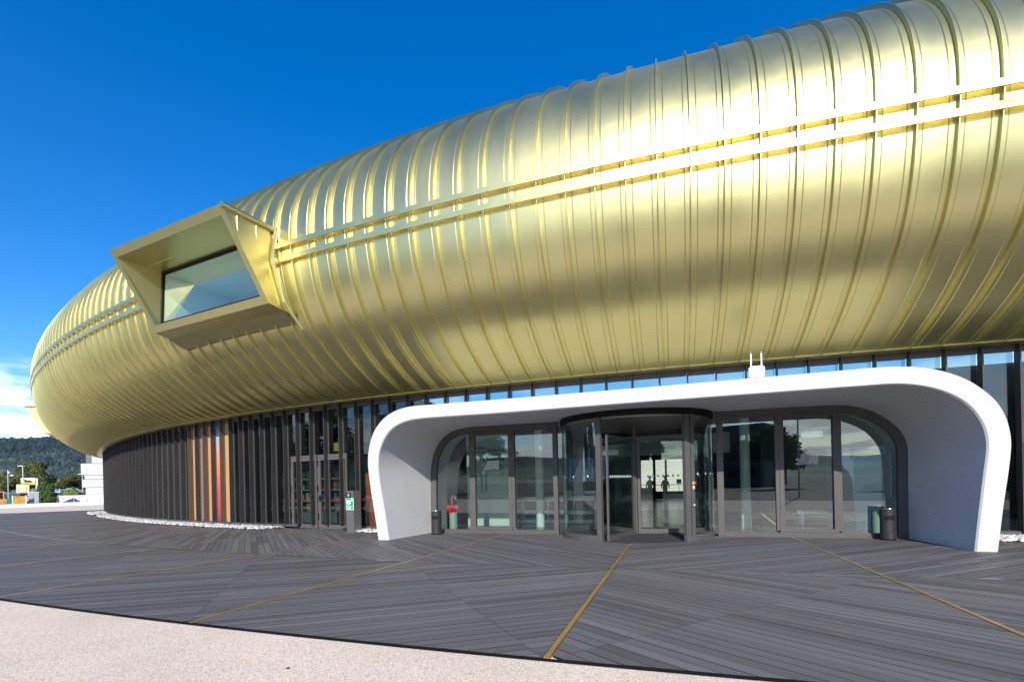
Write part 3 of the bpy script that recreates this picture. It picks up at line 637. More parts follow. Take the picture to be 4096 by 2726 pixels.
# plaques on the inner portal at the right
for z0, z1 in ((1.62, 2.02), (.95, 1.58)):
    t_ = thing('glass_plaque', ('upper' if z0 > 1.5 else 'lower, taller')+' glass donor plaque on the white inner wall right of the doors', 'plaque')
    p = dp(6.47, 0, -.2); mb = MB(); dbox(mb, 6.36, 6.375, z0, z1, -.75, -.22); mb.build('plate', mat('frosted_plate', (.38, .42, .42), .2), t_)
    mb = MB(); 
    for r_ in range(7): dbox(mb, 6.355, 6.36, z1-.09-r_*.04, z1-.08-r_*.04, -.68, -.30-.1*(r_ % 3))
    mb.build('engraved_lines', TXT, t_)
    mb = MB()
    for d_ in (-.72, -.25):
        for z in (z0+.04, z1-.04): dbox(mb, 6.345, 6.36, z-.012, z+.012, d_-.012, d_+.012)
    mb.build('fixings', FRAME, t_)
for a, d, z, lb_ in ((-.9, -4.6, 2.45, 'white drum pendant lamp seen through the left curved door glass'), (5.6, -4.2, 2.75, 'white drum pendant lamp seen through the right arched pane')):
    p = dp(a, z, d); l_ = thing('pendant_lamp', lb_, 'lamp', tuple(p)); mb = MB(); mb.cyl(0, 0, 0, .17, .30, n=28); mb.build('lamp_shade', mat('white_shade', (.7, .7, .66), .6, emit=(1, .95, .85), estr=.12), l_, smooth=True, angle=40); mb = MB(); mb.cyl(0, 0, .17, 1.3, .006, n=6); mb.build('cord', BLACKM, l_)
# courtyard stone wall seen through the building
mb = MB(); STONE = mat('pale_stone', (.52, .49, .40), .8, var=.12, vscale=.8, bump=.2, bscale=12)
sw = thing('courtyard_wall', 'sunlit pale stone block wall seen through the revolving door', 'wall')
zz = 0.0; rr = random.Random(3); blocks = []
meb = []
for v in range(4):
    b_ = MB(); w_ = (1.1, .9, 1.25, .75)[v]; b_.box(0, w_-.015, 0, .4, 0, .285+.0); m_ = bpy.data.meshes.new('stone_block'); m_.from_pydata(b_.v, [], b_.f); m_.materials.append(STONE); meb.append((m_, w_))
while zz < 5.6:
    a = -7.0-rr.random(); 
    while a < 8:
        me, w_ = rr.choice(meb); o = link('stone_block', me, sw); p = dp(a, zz, -38+rr.uniform(-.02, .02)); o.location = p; o.rotation_euler.z = math.atan2(BW.y, BW.x); a += w_
    zz += .3
# two people walking inside
def person(name, label, loc, rz, hat, h=1.66, coat=(.02, .02, .022)):
    t = thing(name, label, 'person', loc, rz)
    V = [(0, 0, .92), (0, 0, 1.15), (0, 0, 1.38), (0, 0, 1.47), (0, .01, 1.54), (-.17, 0, 1.36), (-.24, -.02, 1.10), (-.22, .08, .86), (.17, 0, 1.36), (.25, .02, 1.10), (.23, .06, .86), (-.09, 0, .88), (-.10, .10, .48), (-.10, -.02, .07), (-.10, .12, .03), (.09, 0, .88), (.10, -.04, .48), (.10, -.16, .08), (.10, -.02, .03)]
    Ed = [(0, 1), (1, 2), (2, 3), (3, 4), (2, 5), (5, 6), (6, 7), (2, 8), (8, 9), (9, 10), (0, 11), (11, 12), (12, 13), (13, 14), (0, 15), (15, 16), (16, 17), (17, 18)]
    Rd = [.16, .15, .16, .06, .06, .07, .055, .04, .07, .055, .04, .10, .07, .05, .04, .10, .07, .05, .04]
    me = bpy.data.meshes.new('body'); me.from_pydata(V, Ed, []); o = link('body', me, t); me.materials.append(mat('dark_clothes_'+name, coat, .8))
    sk = o.modifiers.new('skin', 'SKIN'); 
    for i, v in enumerate(me.skin_vertices[0].data): v.radius = (Rd[i], Rd[i]*.8); v.use_root = (i == 0)
    sb = o.modifiers.new('sub', 'SUBSURF'); sb.levels = 1; sb.render_levels = 1
    mb = MB(); mb.ico((0, .01, 1.62), .10, 2, (.85, 1, 1.15)); mb.build('head', mat('skin', (.35, .22, .16), .6), t, smooth=True)
    if hat:
        mb = MB(); mb.cyl(0, .01, 1.66, 1.675, .17, n=20); mb.cyl(0, .01, 1.675, 1.76, .10, .085, n=20); mb.build('hat', mat('dark_hat', (.03, .025, .02), .9), t)
    else:
        mb = MB(); mb.ico((0, -.02, 1.65), .11, 2, (.9, 1, 1.1)); mb.build('hair', mat('dark_hair', (.02, .015, .012), .7), t, smooth=True)
    return t
person('person', 'person in a brimmed hat and dark jacket walking inside the hall', tuple(dp(-.58, 0, -20.5)), R(-18), True)
person('person', 'person in dark clothes half hidden by the door post inside', tuple(dp(.42, 0, -20.2)), R(-30), False, coat=(.03, .035, .05))
t = thing('sign_stand', 'black notice stand on a thin pole inside the hall', 'sign stand', tuple(dp(1.30, 0, -20)))
mb = MB(); mb.cyl(0, 0, 0, 1.2, .015, n=8); mb.cyl(0, 0, 0, .02, .15, n=16); mb.build('pole', BLACKM, t); mb = MB(); mb.box(-.16, .16, -.01, .01, 1.2, 1.5); mb.build('panel', BLACKM, t)
# ---- bookshop behind the fins
mb = MB(); P = []
for s in np.arange(6.6, 22, 1.0): P.append([cur(s, -.36, 0.005), cur(s, -7.5, 0.005)])
mb.grid(P); mb.build('bookshop_floor', mat('bookshop_floor_mat', (.12, .13, .12), .3), None, kind='structure')
mb = MB(); P = []
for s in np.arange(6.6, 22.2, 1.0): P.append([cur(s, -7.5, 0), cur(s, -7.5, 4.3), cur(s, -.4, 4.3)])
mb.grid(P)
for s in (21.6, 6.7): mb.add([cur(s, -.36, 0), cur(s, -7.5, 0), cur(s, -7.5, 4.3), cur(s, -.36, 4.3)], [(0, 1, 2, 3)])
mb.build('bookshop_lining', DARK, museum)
WOODY = mat('pale_gold_shelf', (.45, .36, .14), .4)
sh = thing('bookshelf', 'tall dark bookshelf with pale shelves behind the side doors', 'bookshelf')
for z in (.35, .85, 1.35, 1.85): mb = MB(); span(mb, 16.5, 8.6, -3.6, -3.2, z, z+.05); mb.build('shelf', WOODY, sh)
mb = MB(); span(mb, 16.5, 8.6, -3.7, -3.62, 0, 2.4); mb.build('back_panel', BLACKM, sh)
bookc = [mat('book_%s' % n_, c, .5) for n_, c in (('white', (.6, .6, .58)), ('red', (.5, .04, .03)), ('blue', (.05, .12, .3)), ('cream', (.6, .5, .3)), ('black', (.02, .02, .02)), ('grey', (.3, .32, .33)))]
BC = {}; ORD_ = 'first second third fourth fifth sixth seventh eighth ninth tenth eleventh twelfth'.split()
bk = random.Random(5); bn = ['white', 'red', 'blue', 'cream', 'black', 'grey']
for si, z in enumerate((.40, .90, 1.40, 1.90)):
    s = 8.8
    while s < 16.2:
        c_ = bk.randrange(6); wd = bk.uniform(.15, .3); hh_ = bk.uniform(.2, .34); mb = MB(); span(mb, s+wd, s, -3.42, -3.36, z+.002, z+hh_)
        b_ = mb.build('book', bookc[c_], None); tag(b_, '%s book displayed facing out on the bookshop shelf' % bn[c_], 'book', 'books on the bookshop shelf'); cnt_ = BC.setdefault((si, c_), 0); BC[(si, c_)] += 1; b_['label'] = '%s %s book from the right on the %s bookshop shelf' % (ORD_[cnt_], bn[c_], ('lowest', 'second lowest', 'second highest', 'highest')[si])
        s += wd+bk.uniform(.15, .55)
tb = thing('display_table', 'bookshop display table with a red stripe behind the side doors', 'table')
mb = MB(); span(mb, 14.5, 8.9, -2.4, -1.6, .62, .70); mb.build('table_top', WOODY, tb); mb = MB(); span(mb, 14.2, 9.1, -2.2, -1.8, .05, .62); mb.build('base', mat('grey_base', (.2, .18, .18), .6), tb)
mb = MB(); span(mb, 14.5, 8.9, -1.62, -1.58, .95, 1.02); mb.build('red_stripe', mat('red_strip', (.8, .02, .02), .4, emit=(.8, .01, .01), estr=.25), tb)  # emission gives the plain stripe a faint glow of its own
lp = thing('pendant_lamp', 'round yellow pendant lamp in the bookshop nearest the portal', 'lamp', (*cur(8.6, -2.6), 3.1), group='yellow pendant lamps in the bookshop')
mb = MB(); mb.cyl(0, 0, 0, .34, .36, n=28); mb.build('lamp_shade', mat('yellow_shade', (.75, .62, .2), .5, emit=(1, .72, .2), estr=.35), lp, smooth=True, angle=40)
mb = MB(); mb.cyl(0, 0, .34, 1.2, .006, n=6); mb.build('cord', BLACKM, lp)
for s, d, z, lb_ in ((9.6, -3.0, 3.1, 'second yellow pendant lamp from the portal in the bookshop'), (10.8, -3.4, 3.15, 'third yellow pendant lamp from the portal behind the side door'), (8.7, -5.0, 2.6, 'lower yellow pendant lamp farther back in the bookshop'), (13.0, -3.2, 3.05, 'yellow pendant lamp left of the side doors')):
    c_ = copy_tree(lp); c_.location = (*cur(s, d), z); c_['label'] = lb_
# ------------------------------------------------------------------ ground and deck
AGG = mat('exposed_aggregate', (.58, .50, .43), .85)
def agg():
    n = AGG.node_tree; p = n.nodes['Principled BSDF']; t = N(n, 'ShaderNodeTexCoord')
    v = N(n, 'ShaderNodeTexVoronoi'); setin(v, {'Scale': 110.0}); n.links.new(t.outputs['Object'], v.inputs['Vector'])
    hsv = N(n, 'ShaderNodeSeparateColor'); n.links.new(v.outputs['Color'], hsv.inputs[0])
    r = N(n, 'ShaderNodeValToRGB'); n.links.new(hsv.outputs[0], r.inputs[0]); el = r.color_ramp.elements
    el[0].color = (.42, .33, .27, 1); el[1].color = (.82, .74, .65, 1); el[1].position = 1
    for ps, c in ((.12, (.46, .40, .38, 1)), (.3, (.62, .50, .38, 1)), (.55, (.74, .64, .54, 1)), (.8, (.68, .63, .60, 1))): e = el.new(ps); e.color = c
    nz = N(n, 'ShaderNodeTexNoise'); setin(nz, {'Scale': .7, 'Detail': 5}); n.links.new(t.outputs['Object'], nz.inputs['Vector'])
    k = N(n, 'ShaderNodeMapRange'); setin(k, {'From Min': .3, 'From Max': .7, 'To Min': .88, 'To Max': 1.08}); n.links.new(nz.outputs[0], k.inputs[0])
    dk = N(n, 'ShaderNodeMapRange'); setin(dk, {'From Min': .0, 'From Max': .009, 'To Min': 1.0, 'To Max': .72}); n.links.new(v.outputs['Distance'], dk.inputs[0])
    s = N(n, 'ShaderNodeVectorMath', operation='SCALE'); n.links.new(r.outputs[0], s.inputs[0]); n.links.new(k.outputs[0], s.inputs['Scale'])
    wm = N(n, 'ShaderNodeVectorMath', operation='MULTIPLY'); wm.inputs[1].default_value = (1.14, 1.08, .97); n.links.new(s.outputs[0], wm.inputs[0]); n.links.new(wm.outputs[0], p.inputs['Base Color'])
    b = N(n, 'ShaderNodeBump'); setin(b, {'Strength': .5, 'Distance': .004}); b.invert = True; n.links.new(v.outputs['Distance'], b.inputs['Height']); n.links.new(b.outputs[0], p.inputs['Normal'])
agg()
GR = mat('dry_ground', (.07, .08, .04), .95, var=.3, vscale=.05)
mb = MB(); mb.add([(-9000, -6000, 0), (9000, -6000, 0), (9000, 9000, 0), (-9000, 9000, 0)], [(0, 1, 2, 3)]); g = mb.build('ground', GR, None, kind='structure'); g.location.z = -.12
mb = MB(); pts = [(-62, 47.5), (-49.0, 60.5), (-30, 80), (40, 80), (40, -9), (-62, -9)]
mb.add([(x, y, 0) for x, y in pts], [tuple(range(6))[::-1]]); g = mb.build('pavement', AGG, None, kind='structure'); g.location.z = -.02
mb = MB(); mb.add([(-140, 20, 0), (-62, 47.6), (-49, 60.6), (-20, 95), (-60, 140), (-160, 90)] and [(-200, -60, 0), (-62.1, -60, 0), (-62.1, 47.6, 0), (-49, 60.7, 0), (-30, 80.2, 0), (-30, 160, 0), (-200, 160, 0)], [tuple(range(7))]); g = mb.build('road', mat('asphalt', (.06, .06, .06), .9, var=.2, vscale=.3), None, kind='structure'); g.location.z = -.10
mb = MB(); mb.add([(-61.9, -60, 0), (60, -60, 0), (60, -9.05, 0), (-61.9, -9.05, 0)], [(0, 1, 2, 3)]); g = mb.build('forecourt', mat('brown_asphalt', (.075, .062, .055), .9, var=.2, vscale=.4), None, kind='structure'); g.location.z = -.05
deck = thing('deck', None, None, kind='structure')
def plankmat():
    m = mat('deck_plank_composite', (.09, .088, .092), .55, spec=.22); n = m.node_tree; p = n.nodes['Principled BSDF']
    at = N(n, 'ShaderNodeAttribute', attribute_name='tone'); uv = N(n, 'ShaderNodeUVMap', uv_map='uv')
    mp = N(n, 'ShaderNodeMapping'); mp.inputs['Scale'].default_value = (1.3, 60, 1); n.links.new(uv.outputs[0], mp.inputs[0])
    g_ = N(n, 'ShaderNodeTexNoise'); setin(g_, {'Scale': 3, 'Detail': 5, 'Roughness': .65}); n.links.new(mp.outputs[0], g_.inputs['Vector'])
    t = N(n, 'ShaderNodeTexCoord'); st_ = N(n, 'ShaderNodeTexNoise'); setin(st_, {'Scale': 1.1, 'Detail': 7, 'Roughness': .6}); n.links.new(t.outputs['Object'], st_.inputs['Vector'])
    k = M(n, 'ADD', M(n, 'MULTIPLY', g_.outputs[0], .14), M(n, 'MULTIPLY', st_.outputs[0], .34))
    k = M(n, 'MULTIPLY', M(n, 'ADD', k, .74), at.outputs['Fac'])
    vs = N(n, 'ShaderNodeVectorMath', operation='SCALE'); vs.inputs[0].default_value = (.130, .125, .128); n.links.new(k, vs.inputs['Scale'])
    w_ = N(n, 'ShaderNodeTexVoronoi'); setin(w_, {'Scale': 7.0, 'Randomness': 1.0}); n.links.new(t.outputs['Object'], w_.inputs['Vector'])
    sp = M(n, 'LESS_THAN', w_.outputs['Distance'], .032)
    mx = N(n, 'ShaderNodeMix', data_type='RGBA'); n.links.new(M(n, 'MULTIPLY', sp, .6), mx.inputs['Factor']); n.links.new(vs.outputs[0], mx.inputs['A']); mx.inputs['B'].default_value = (.5, .5, .48, 1)
    n.links.new(mx.outputs['Result'], p.inputs['Base Color'])
    wv = N(n, 'ShaderNodeTexWave', wave_type='BANDS', bands_direction='Y'); mw = N(n, 'ShaderNodeMapping'); mw.inputs['Scale'].default_value = (0.0, 70, 1); n.links.new(uv.outputs[0], mw.inputs[0]); n.links.new(mw.outputs[0], wv.inputs['Vector']); setin(wv, {'Scale': 1.0})
    b = N(n, 'ShaderNodeBump'); setin(b, {'Strength': .25, 'Distance': .003}); n.links.new(M(n, 'ADD', wv.outputs['Fac'], g_.outputs[0]), b.inputs['Height']); n.links.new(b.outputs[0], p.inputs['Normal'])
    rr_ = M(n, 'ADD', M(n, 'MULTIPLY', st_.outputs[0], .25), .48); n.links.new(rr_, p.inputs['Roughness'])
    return m
PLK = plankmat()
def clip(poly, nx, ny, c):  # keep nx*x+ny*y<=c
    out = []
    for i in range(len(poly)):
        p, q = poly[i], poly[(i+1) % len(poly)]; a, b = nx*p[0]+ny*p[1]-c, nx*q[0]+ny*q[1]-c
        if a <= 0: out.append(p)
        if a*b < 0: t = a/(a-b); out.append((p[0]+(q[0]-p[0])*t, p[1]+(q[1]-p[1])*t))
    return out
def area(p): return 0.5*abs(sum(p[i][0]*p[(i+1) % len(p)][1]-p[(i+1) % len(p)][0]*p[i][1] for i in range(len(p))))
PW, GAP = 0.145, 0.009
GS = [-0.37+3.76*k for k in range(-5, 14)]
planks = []
def fill(poly, ang):
    c, s = math.cos(ang), math.sin(ang); nx, ny = -s, c
    vs = [nx*p[0]+ny*p[1] for p in poly]; k0 = math.floor(min(vs)/PW); off = random.random()*PW*0
    for k in range(k0, math.ceil(max(vs)/PW)+1):
        lo, hi = k*PW+GAP/2, (k+1)*PW-GAP/2
        q = clip(clip(poly, nx, ny, hi), -nx, -ny, -lo)
        if len(q) < 3: continue
        # break very long boards at a butt joint
        us = [c*p[0]+s*p[1] for p in q]; L = max(us)-min(us); pieces = [q]
        if L > 4.2:
            cut = min(us)+L*random.uniform(.35, .65); pieces = [clip(q, c, s, cut-.002), clip(q, -c, -s, -cut-.002)]
        for pc in pieces:
            if len(pc) >= 3 and area(pc) > .004: planks.append((pc, c, s))
EG = .032
for i in range(len(GS)-1):
    a, b = GS[i], GS[i+1]; m_ = (a+b)/2; az = math.atan2(-math.cos(head(m_)), -math.sin(head(m_)))*0
    na = math.pi-head(m_)      # azimuth of the facade normal, clockwise from +Y
    sgn = 1 if a >= -0.38 else -1
    azo, azi = na+sgn*R(54), na-sgn*R(54)
    ao, ai = math.pi/2-azo, math.pi/2-azi
    e = EG
    def edge(sa, sb, d, n=7): return [cur(x, d) for x in np.linspace(sa, sb, n)]
    inn0 = 0.0
    fill(edge(a+e, b-e, -.15)+edge(b-e, a+e, 5.08), ai)
    # outer ring, split by a diagonal joint
    A5, B5, A9, B9 = cur(a+e, 5.13), cur(b-e, 5.13), cur(a+e, 9.46), cur(b-e, 9.46)
    if sgn > 0:   # diagonal from left arc end (b, 5.1) to right outer end (a, 9.5)
        fill(edge(a+e, b-e-.002, 5.13)+[cur(a+e, 9.457)], ao)
        fill([cur(b-e, 5.133)]+edge(b-e, a+e+.002, 9.46), ao)
    else:
        fill(edge(a+e+.002, b-e, 5.13)+[cur(b-e, 9.457)], ao)
        fill([cur(a+e, 5.133)]+edge(a+e, b-e-.002, 9.46), ao)
def visible(p):
    return p[1] > 2.4 and abs(p[0]) < p[1]*1.2
def score(t):
    q = t[0]; cxp = sum(p[0] for p in q)/len(q); cyp = sum(p[1] for p in q)/len(q)
    if not visible((cxp, cyp)): return 0
    return area(q)*1.5/cyp**3
planks.sort(key=score, reverse=True)
def build_planks(lst, name, kind=None):
    vs, fs, tone, uv, sid = [], [], [], [], []
    for q, c, s in lst:
        if sum(q[i][0]*q[(i+1) % len(q)][1]-q[(i+1) % len(q)][0]*q[i][1] for i in range(len(q))) < 0: q = q[::-1]
        k = len(q); o = len(vs); z = random.uniform(-.0012, .0012); tn = random.choice((.76, .88, .97, 1.0, 1.04, 1.16))*random.uniform(.95, 1.05); ou, ov = random.random()*50, random.random()*50
        vs += [(*p, z) for p in q]+[(*p, z-.025) for p in q]
        nf = [tuple(range(o, o+k))]+[(o+i, o+k+i, o+k+(i+1) % k, o+(i+1) % k) for i in range(k)]
        sid += [0]+[1]*k; fs += nf; tone += [tn]*len(nf); uv += [(c, s, ou, ov)]*len(nf)
    me = bpy.data.meshes.new(name); me.from_pydata(vs, [], fs); me.materials.append(PLK); me.materials.append(BLACKM); me.polygons.foreach_set('material_index', sid)  # black plank sides stand in for shade in the gaps
    at = me.attributes.new('tone', 'FLOAT', 'FACE'); at.data.foreach_set('value', tone)
    ul = me.uv_layers.new(name='uv'); li_ = np.zeros(len(me.loops), int); me.loops.foreach_get('vertex_index', li_); V = np.array(vs)[li_]
    pf = np.repeat(np.arange(len(fs)), [len(f) for f in fs]); U = np.array(uv)[pf]
    uu = V[:, 0]*U[:, 0]+V[:, 1]*U[:, 1]+U[:, 2]; vv = -V[:, 0]*U[:, 1]+V[:, 1]*U[:, 0]+U[:, 3]*0
    ul.data.foreach_set('uv', np.stack([uu, vv], 1).ravel())
    return link(name, me, deck, kind=kind)
for t in planks[:300]: build_planks([t], 'plank')
build_planks(planks[300:], 'planks', 'stuff')
mb = MB(); P = []
for s in np.arange(GS[0], GS[-1]+.01, .47): P.append([cur(s, -.16, -.026), cur(s, 9.49, -.026)])
mb.grid(P); mb.build('deck_base', BLACKM, deck)
BRASS = mat('brass_strip', (.50, .32, .11), .42, .6, var=.12, vscale=2)
STEEL = mat('steel_strip', (.30, .33, .36), .22, .9)
for s in GS[:-1]:
    mb = MB(); t = head(s)
    d1 = 9.49
    for (d0, de) in ((0.02 if s < -7 or s > 6 else .06, 5.08), (5.13, 9.47)):
        if abs(s+.37) < .1 and d0 < 1: d0 = 1.86
        fbox(mb, s, -.026, .026, d0, de, -.02, .006)
    mb.build('brass_strip', BRASS, deck)
ring('curved_steel_strip', GS[0], GS[-1], [(5.088, -.02), (5.122, -.02), (5.122, .005), (5.088, .005)], STEEL, deck, step=.5)
ring('deck_edging', GS[0], GS[-1], [(9.472, -.06), (9.49, -.06), (9.49, .001), (9.472, .001)], mat('black_edging', (.006, .006, .007), .8, spec=.1), deck, step=.5)
# ---- pebble beds along the facade
def leafmat_(name, c, c2):
    m = mat(name, c, .75); n = m.node_tree; p = n.nodes['Principled BSDF']; g_ = N(n, 'ShaderNodeNewGeometry')
    r = N(n, 'ShaderNodeValToRGB'); n.links.new(g_.outputs['Random Per Island'], r.inputs[0]); r.color_ramp.elements[0].color = (*c, 1); r.color_ramp.elements[1].color = (*c2, 1); r.color_ramp.elements[1].position = .7
    n.links.new(r.outputs[0], p.inputs['Base Color']); return m
PEB = leafmat_('white_pebble', (.26, .26, .27), (.62, .61, .60))
def pebbles(name, s0, s1, dw, label, nper, r0, r1, taper=0.6):
    mb = MB(); P = []
    for s in np.linspace(s0, s1, max(3, int((s1-s0)/.5))): P.append([cur(s, -.14, .008), cur(s, dw, .008)])
    mb.grid(P, mi=1)
    cnt = int((s1-s0)*nper)
    for _ in range(cnt):
        s = random.uniform(s0, s1); d = random.uniform(-.14, dw); e_ = min(s-s0, s1-s)
        if d > dw*min(1, (e_+.1)/taper): continue
        r = random.uniform(r0, r1); x, y = cur(s, d)
        mb.ico((x, y, .012+r*.45+random.uniform(0, .02)), r, 1, (1.25, .9, .62), .10, 0, random.uniform(0, 3.1))
    o = mb.build(name, [PEB, mat('dark_gravel_base', (.12, .12, .12), .9)], None, smooth=True); tag(o, label, None, kind='stuff')
pebbles('pebble_bed', 12.7, 34.5, .72, 'white rounded pebbles along the foot of the curved fin wall', 150, .045, .075)
pebbles('pebble_bed', 36.0, 42.0, .9, 'white pebbles round the far end of the fin wall', 120, .06, .09)
pebbles('pebble_bed', 6.6, 8.95, .62, 'white pebbles between the portal and the defibrillator post', 150, .045, .075, .3)
pebbles('pebble_bed', -16.0, -7.35, .85, 'white pebbles right of the portal', 170, .045, .075, .2)
# ------------------------------------------------------------------ small things outside
def bin_(loc, label, rz):
    t = thing('ashtray_bin', label, 'litter bin', loc, rz, 'cylindrical bins beside the entrance')
    BM_ = mat('charcoal_bin', (.035, .036, .04), .45, .3, var=.25, vscale=14, bump=.06, bscale=60)
    # body with a real opening: wall grid with a missing window
    mb = MB(); n_ = 40; zs = [0.03, .12, .25, .38, .455, .56, .62, .70]; r_ = .155
    for i in range(len(zs)-1):
        for k in range(n_):
            a0, a1 = 2*math.pi*k/n_, 2*math.pi*(k+1)/n_; am = (a0+a1)/2
            if 4 <= i < 5 and abs((am+math.pi/2+math.pi) % (2*math.pi)-math.pi) < .62: continue
            p = lambda a, z, rr: (rr*math.cos(a), rr*math.sin(a), z)
            mb.add([p(a0, zs[i], r_), p(a1, zs[i], r_), p(a1, zs[i+1], r_), p(a0, zs[i+1], r_)], [(0, 1, 2, 3)])
    mb.build('body', BM_, t, smooth=True)
    mb = MB(); mb.cyl(0, 0, .04, .69, .145, n=28); mb.build('liner', BLACKM, t)
    mb = MB(); mb.cyl(0, 0, 0, .03, .15, n=32); mb.build('foot', BLACKM, t)
    mb = MB(); rr_ = []
    for a in np.linspace(0, 2*math.pi, 41)[:-1]:
        c, s = math.cos(a), math.sin(a); rr_.append([(c*.160, s*.160, .70), (c*.166, s*.166, .715), (c*.160, s*.160, .735), (c*.148, s*.148, .728), (c*.135, s*.135, .705)])
    rr_.append(rr_[0]); mb.grid(rr_); mb.cyl(0, 0, .70, .706, .14, n=28); mb.build('ash_tray_rim', mat('chrome', (.6, .6, .6), .18, 1.0), t, smooth=True)
    return t
bin_((-2.60, 14.72, .003), 'charcoal ashtray bin beside the left end of the glazing', R(-5))
bin_((8.36, 11.16, .003), 'charcoal ashtray bin beside the right end of the glazing', R(-22))
# umbrella stand and umbrella inside the left pane
p = dp(-5.38, 0, -.55)
GRN = mat('pale_green_enamel', (.34, .40, .37), .4)
us = thing('umbrella_stand', 'pale round umbrella stand behind the left arched pane', 'umbrella stand', (p.x, p.y, .004))
mb = MB(); r_ = [[(math.cos(a)*q, math.sin(a)*q, z) for q, z in ((.0, .01), (.13, .01), (.13, .60), (.12, .60), (.12, .05))] for a in np.linspace(0, 2*math.pi, 33)]; mb.grid(r_); mb.build('body', GRN, us, smooth=True, angle=40)
um = thing('umbrella', 'folded red umbrella with curved handle standing in the pale stand', 'umbrella', (p.x-.03, p.y, .10))
RF = mat('red_umbrella_fabric', (.55, .01, .02), .5)
mb = MB(); rows = []
for z, r0_ in ((.0, .02), (.45, .09), (.58, .15), (.66, .13), (.72, .05)):
    rows.append([(math.cos(a)*r0_*(1+.35*math.cos(8*a)), math.sin(a)*r0_*(1+.35*math.cos(8*a)), z+(.06*math.cos(8*a) if .5 < z < .7 else 0)) for a in np.linspace(0, 2*math.pi, 49)])
mb.grid(rows); mb.build('canopy', RF, um, smooth=True)
mb = MB(); mb.tube([(0, 0, .02), (0, 0, .74)], .008, 8); mb.build('shaft', mat('chrome', (.6, .6, .6), .2, 1), um)
mb = MB(); hp = [(0, 0, .72), (-.01, 0, .90)]+[(.055-.065*math.cos(a), 0, .93+.07*math.sin(a)) for a in np.linspace(0, math.pi, 9)]+[(.12, 0, .88)]; mb.tube(hp, .014, 10); mb.build('handle', mat('pink_handle', (.75, .18, .2), .35), um, smooth=True)
p = dp(6.18, 0, -.55)
us2 = copy_tree(us); us2.location = (p.x, p.y, .004); us2['label'] = 'pale round umbrella stand behind the right arched pane'
# defibrillator post
ex = Vector((.306, -.177, 0)).normalized(); ey = Vector((-ex.y, ex.x, 0))
dae = thing('defibrillator_post', 'grey square post with green and white DAE heart sign and keypad', 'defibrillator post', (-5.565, 15.76, 0), math.atan2(ex.y, ex.x))
PG = mat('brushed_grey_post', (.19, .19, .19), .4, .5, var=.1, vscale=2, stretch=(30, 30, 1))
mb = MB(); mb.box(-.165, .165, 0, .30, 0, 1.36); mb.build('post', PG, dae)
SG = mat('sign_green', (.0, .36, .13), .4)
sg_ = MB(); sg_.box(-.185, .17, -.008, -.001, .745, 1.125); plate = sg_.build('sign_plate', mat('sign_white', (.85, .85, .85), .4), dae)
mb = MB(); mb.box(-.168, .153, -.0105, -.0085, .865, 1.108); mb.box(-.168, .153, -.0105, -.0085, .762, .85); mb.build('green_field', SG, plate)
def flat(pts, y0, y1, m, name, parent):
    k = len(pts); mb = MB(); mb.add([(x, y0, z) for x, z in pts]+[(x, y1, z) for x, z in pts], [tuple(range(k)), tuple(range(k, 2*k))[::-1]]+[(i, i+k, (i+1) % k+k, (i+1) % k) for i in range(k)]); return mb.build(name, m, parent)
hx = [(16*math.sin(t)**3, 13*math.cos(t)-5*math.cos(2*t)-2*math.cos(3*t)-math.cos(4*t)) for t in np.linspace(0, 2*math.pi, 41)[:-1]]
flat([(-.045+x*.0062, .985+z*.0062) for x, z in hx], -.013, -.011, LW, 'heart', plate)
flat([(-.035, 1.04), (-.065, .985), (-.045, .985), (-.06, .94), (-.02, 1.0), (-.042, 1.0), (-.022, 1.04)], -.0155, -.0135, SG, 'bolt_mark', plate)
mb = MB(); mb.box(.07, .14, -.013, -.011, 1.045, 1.066); mb.box(.094, .116, -.0128, -.0112, 1.02, 1.09); mb.build('cross', LW, plate)
text('sign_lettering', 'DAE', .075, LW, plate, Matrix.Translation((-.105, -.0115, .777)) @ Matrix.Rotation(R(90), 4, 'X'), .001, bold=.003)
mb = MB(); mb.box(-.13, .06, -.05, -.001, 1.14, 1.30); kp = mb.build('keypad', mat('keypad_black', (.02, .022, .026), .35), dae)
mb = MB()
for i in range(3):
    for j in range(4): mb.box(-.04+i*.026, -.02+i*.026, -.054, -.0505, 1.175+j*.024, 1.192+j*.024)
mb.build('keys', mat('key_grey', (.6, .62, .65), .4), kp)
# wireless antenna box above the portal
rt_ = thing('wireless_antenna', 'white wireless box with two rod antennas on top of the portal', 'antenna')
dR = 10.35; bx0, bx1 = .4727*dR, .5012*dR; tz, bz = 1.5+.2277*dR, 1.5+.204*dR
ctrp = Vector(((bx0+bx1)/2, dR, 0)); rt_.location = ctrp; rt_.rotation_euler.z = math.atan2(AW.y, AW.x)
hw = (bx1-bx0)/2*1.04
import bmesh
bm = bmesh.new(); bmesh.ops.create_cube(bm, size=1); bmesh.ops.scale(bm, vec=(hw*2, .07, tz-bz), verts=bm.verts); bmesh.ops.translate(bm, vec=(0, 0, (tz+bz)/2), verts=bm.verts)
bmesh.ops.bevel(bm, geom=[e for e in bm.edges if abs(e.verts[0].co.y-e.verts[1].co.y) > .05], offset=.03, segments=5, affect='EDGES')
me = bpy.data.meshes.new('housing'); bm.to_mesh(me); bm.free(); me.materials.append(WHITE); link('housing', me, rt_)
for sx_ in (-.105, .095):
    mb = MB(); mb.cyl(sx_, 0, tz, tz+.26, .016, n=14); mb.cyl(sx_, 0, tz+.26, tz+.295, .013, n=14, mi=1); mb.build('antenna_rod', [WHITE, mat('grey_tip', (.35, .35, .35), .5)], rt_)
mb = MB(); mb.box(-.08, .08, -.02, .3, bz-.06, bz+.02); mb.build('bracket', BLACKM, rt_)
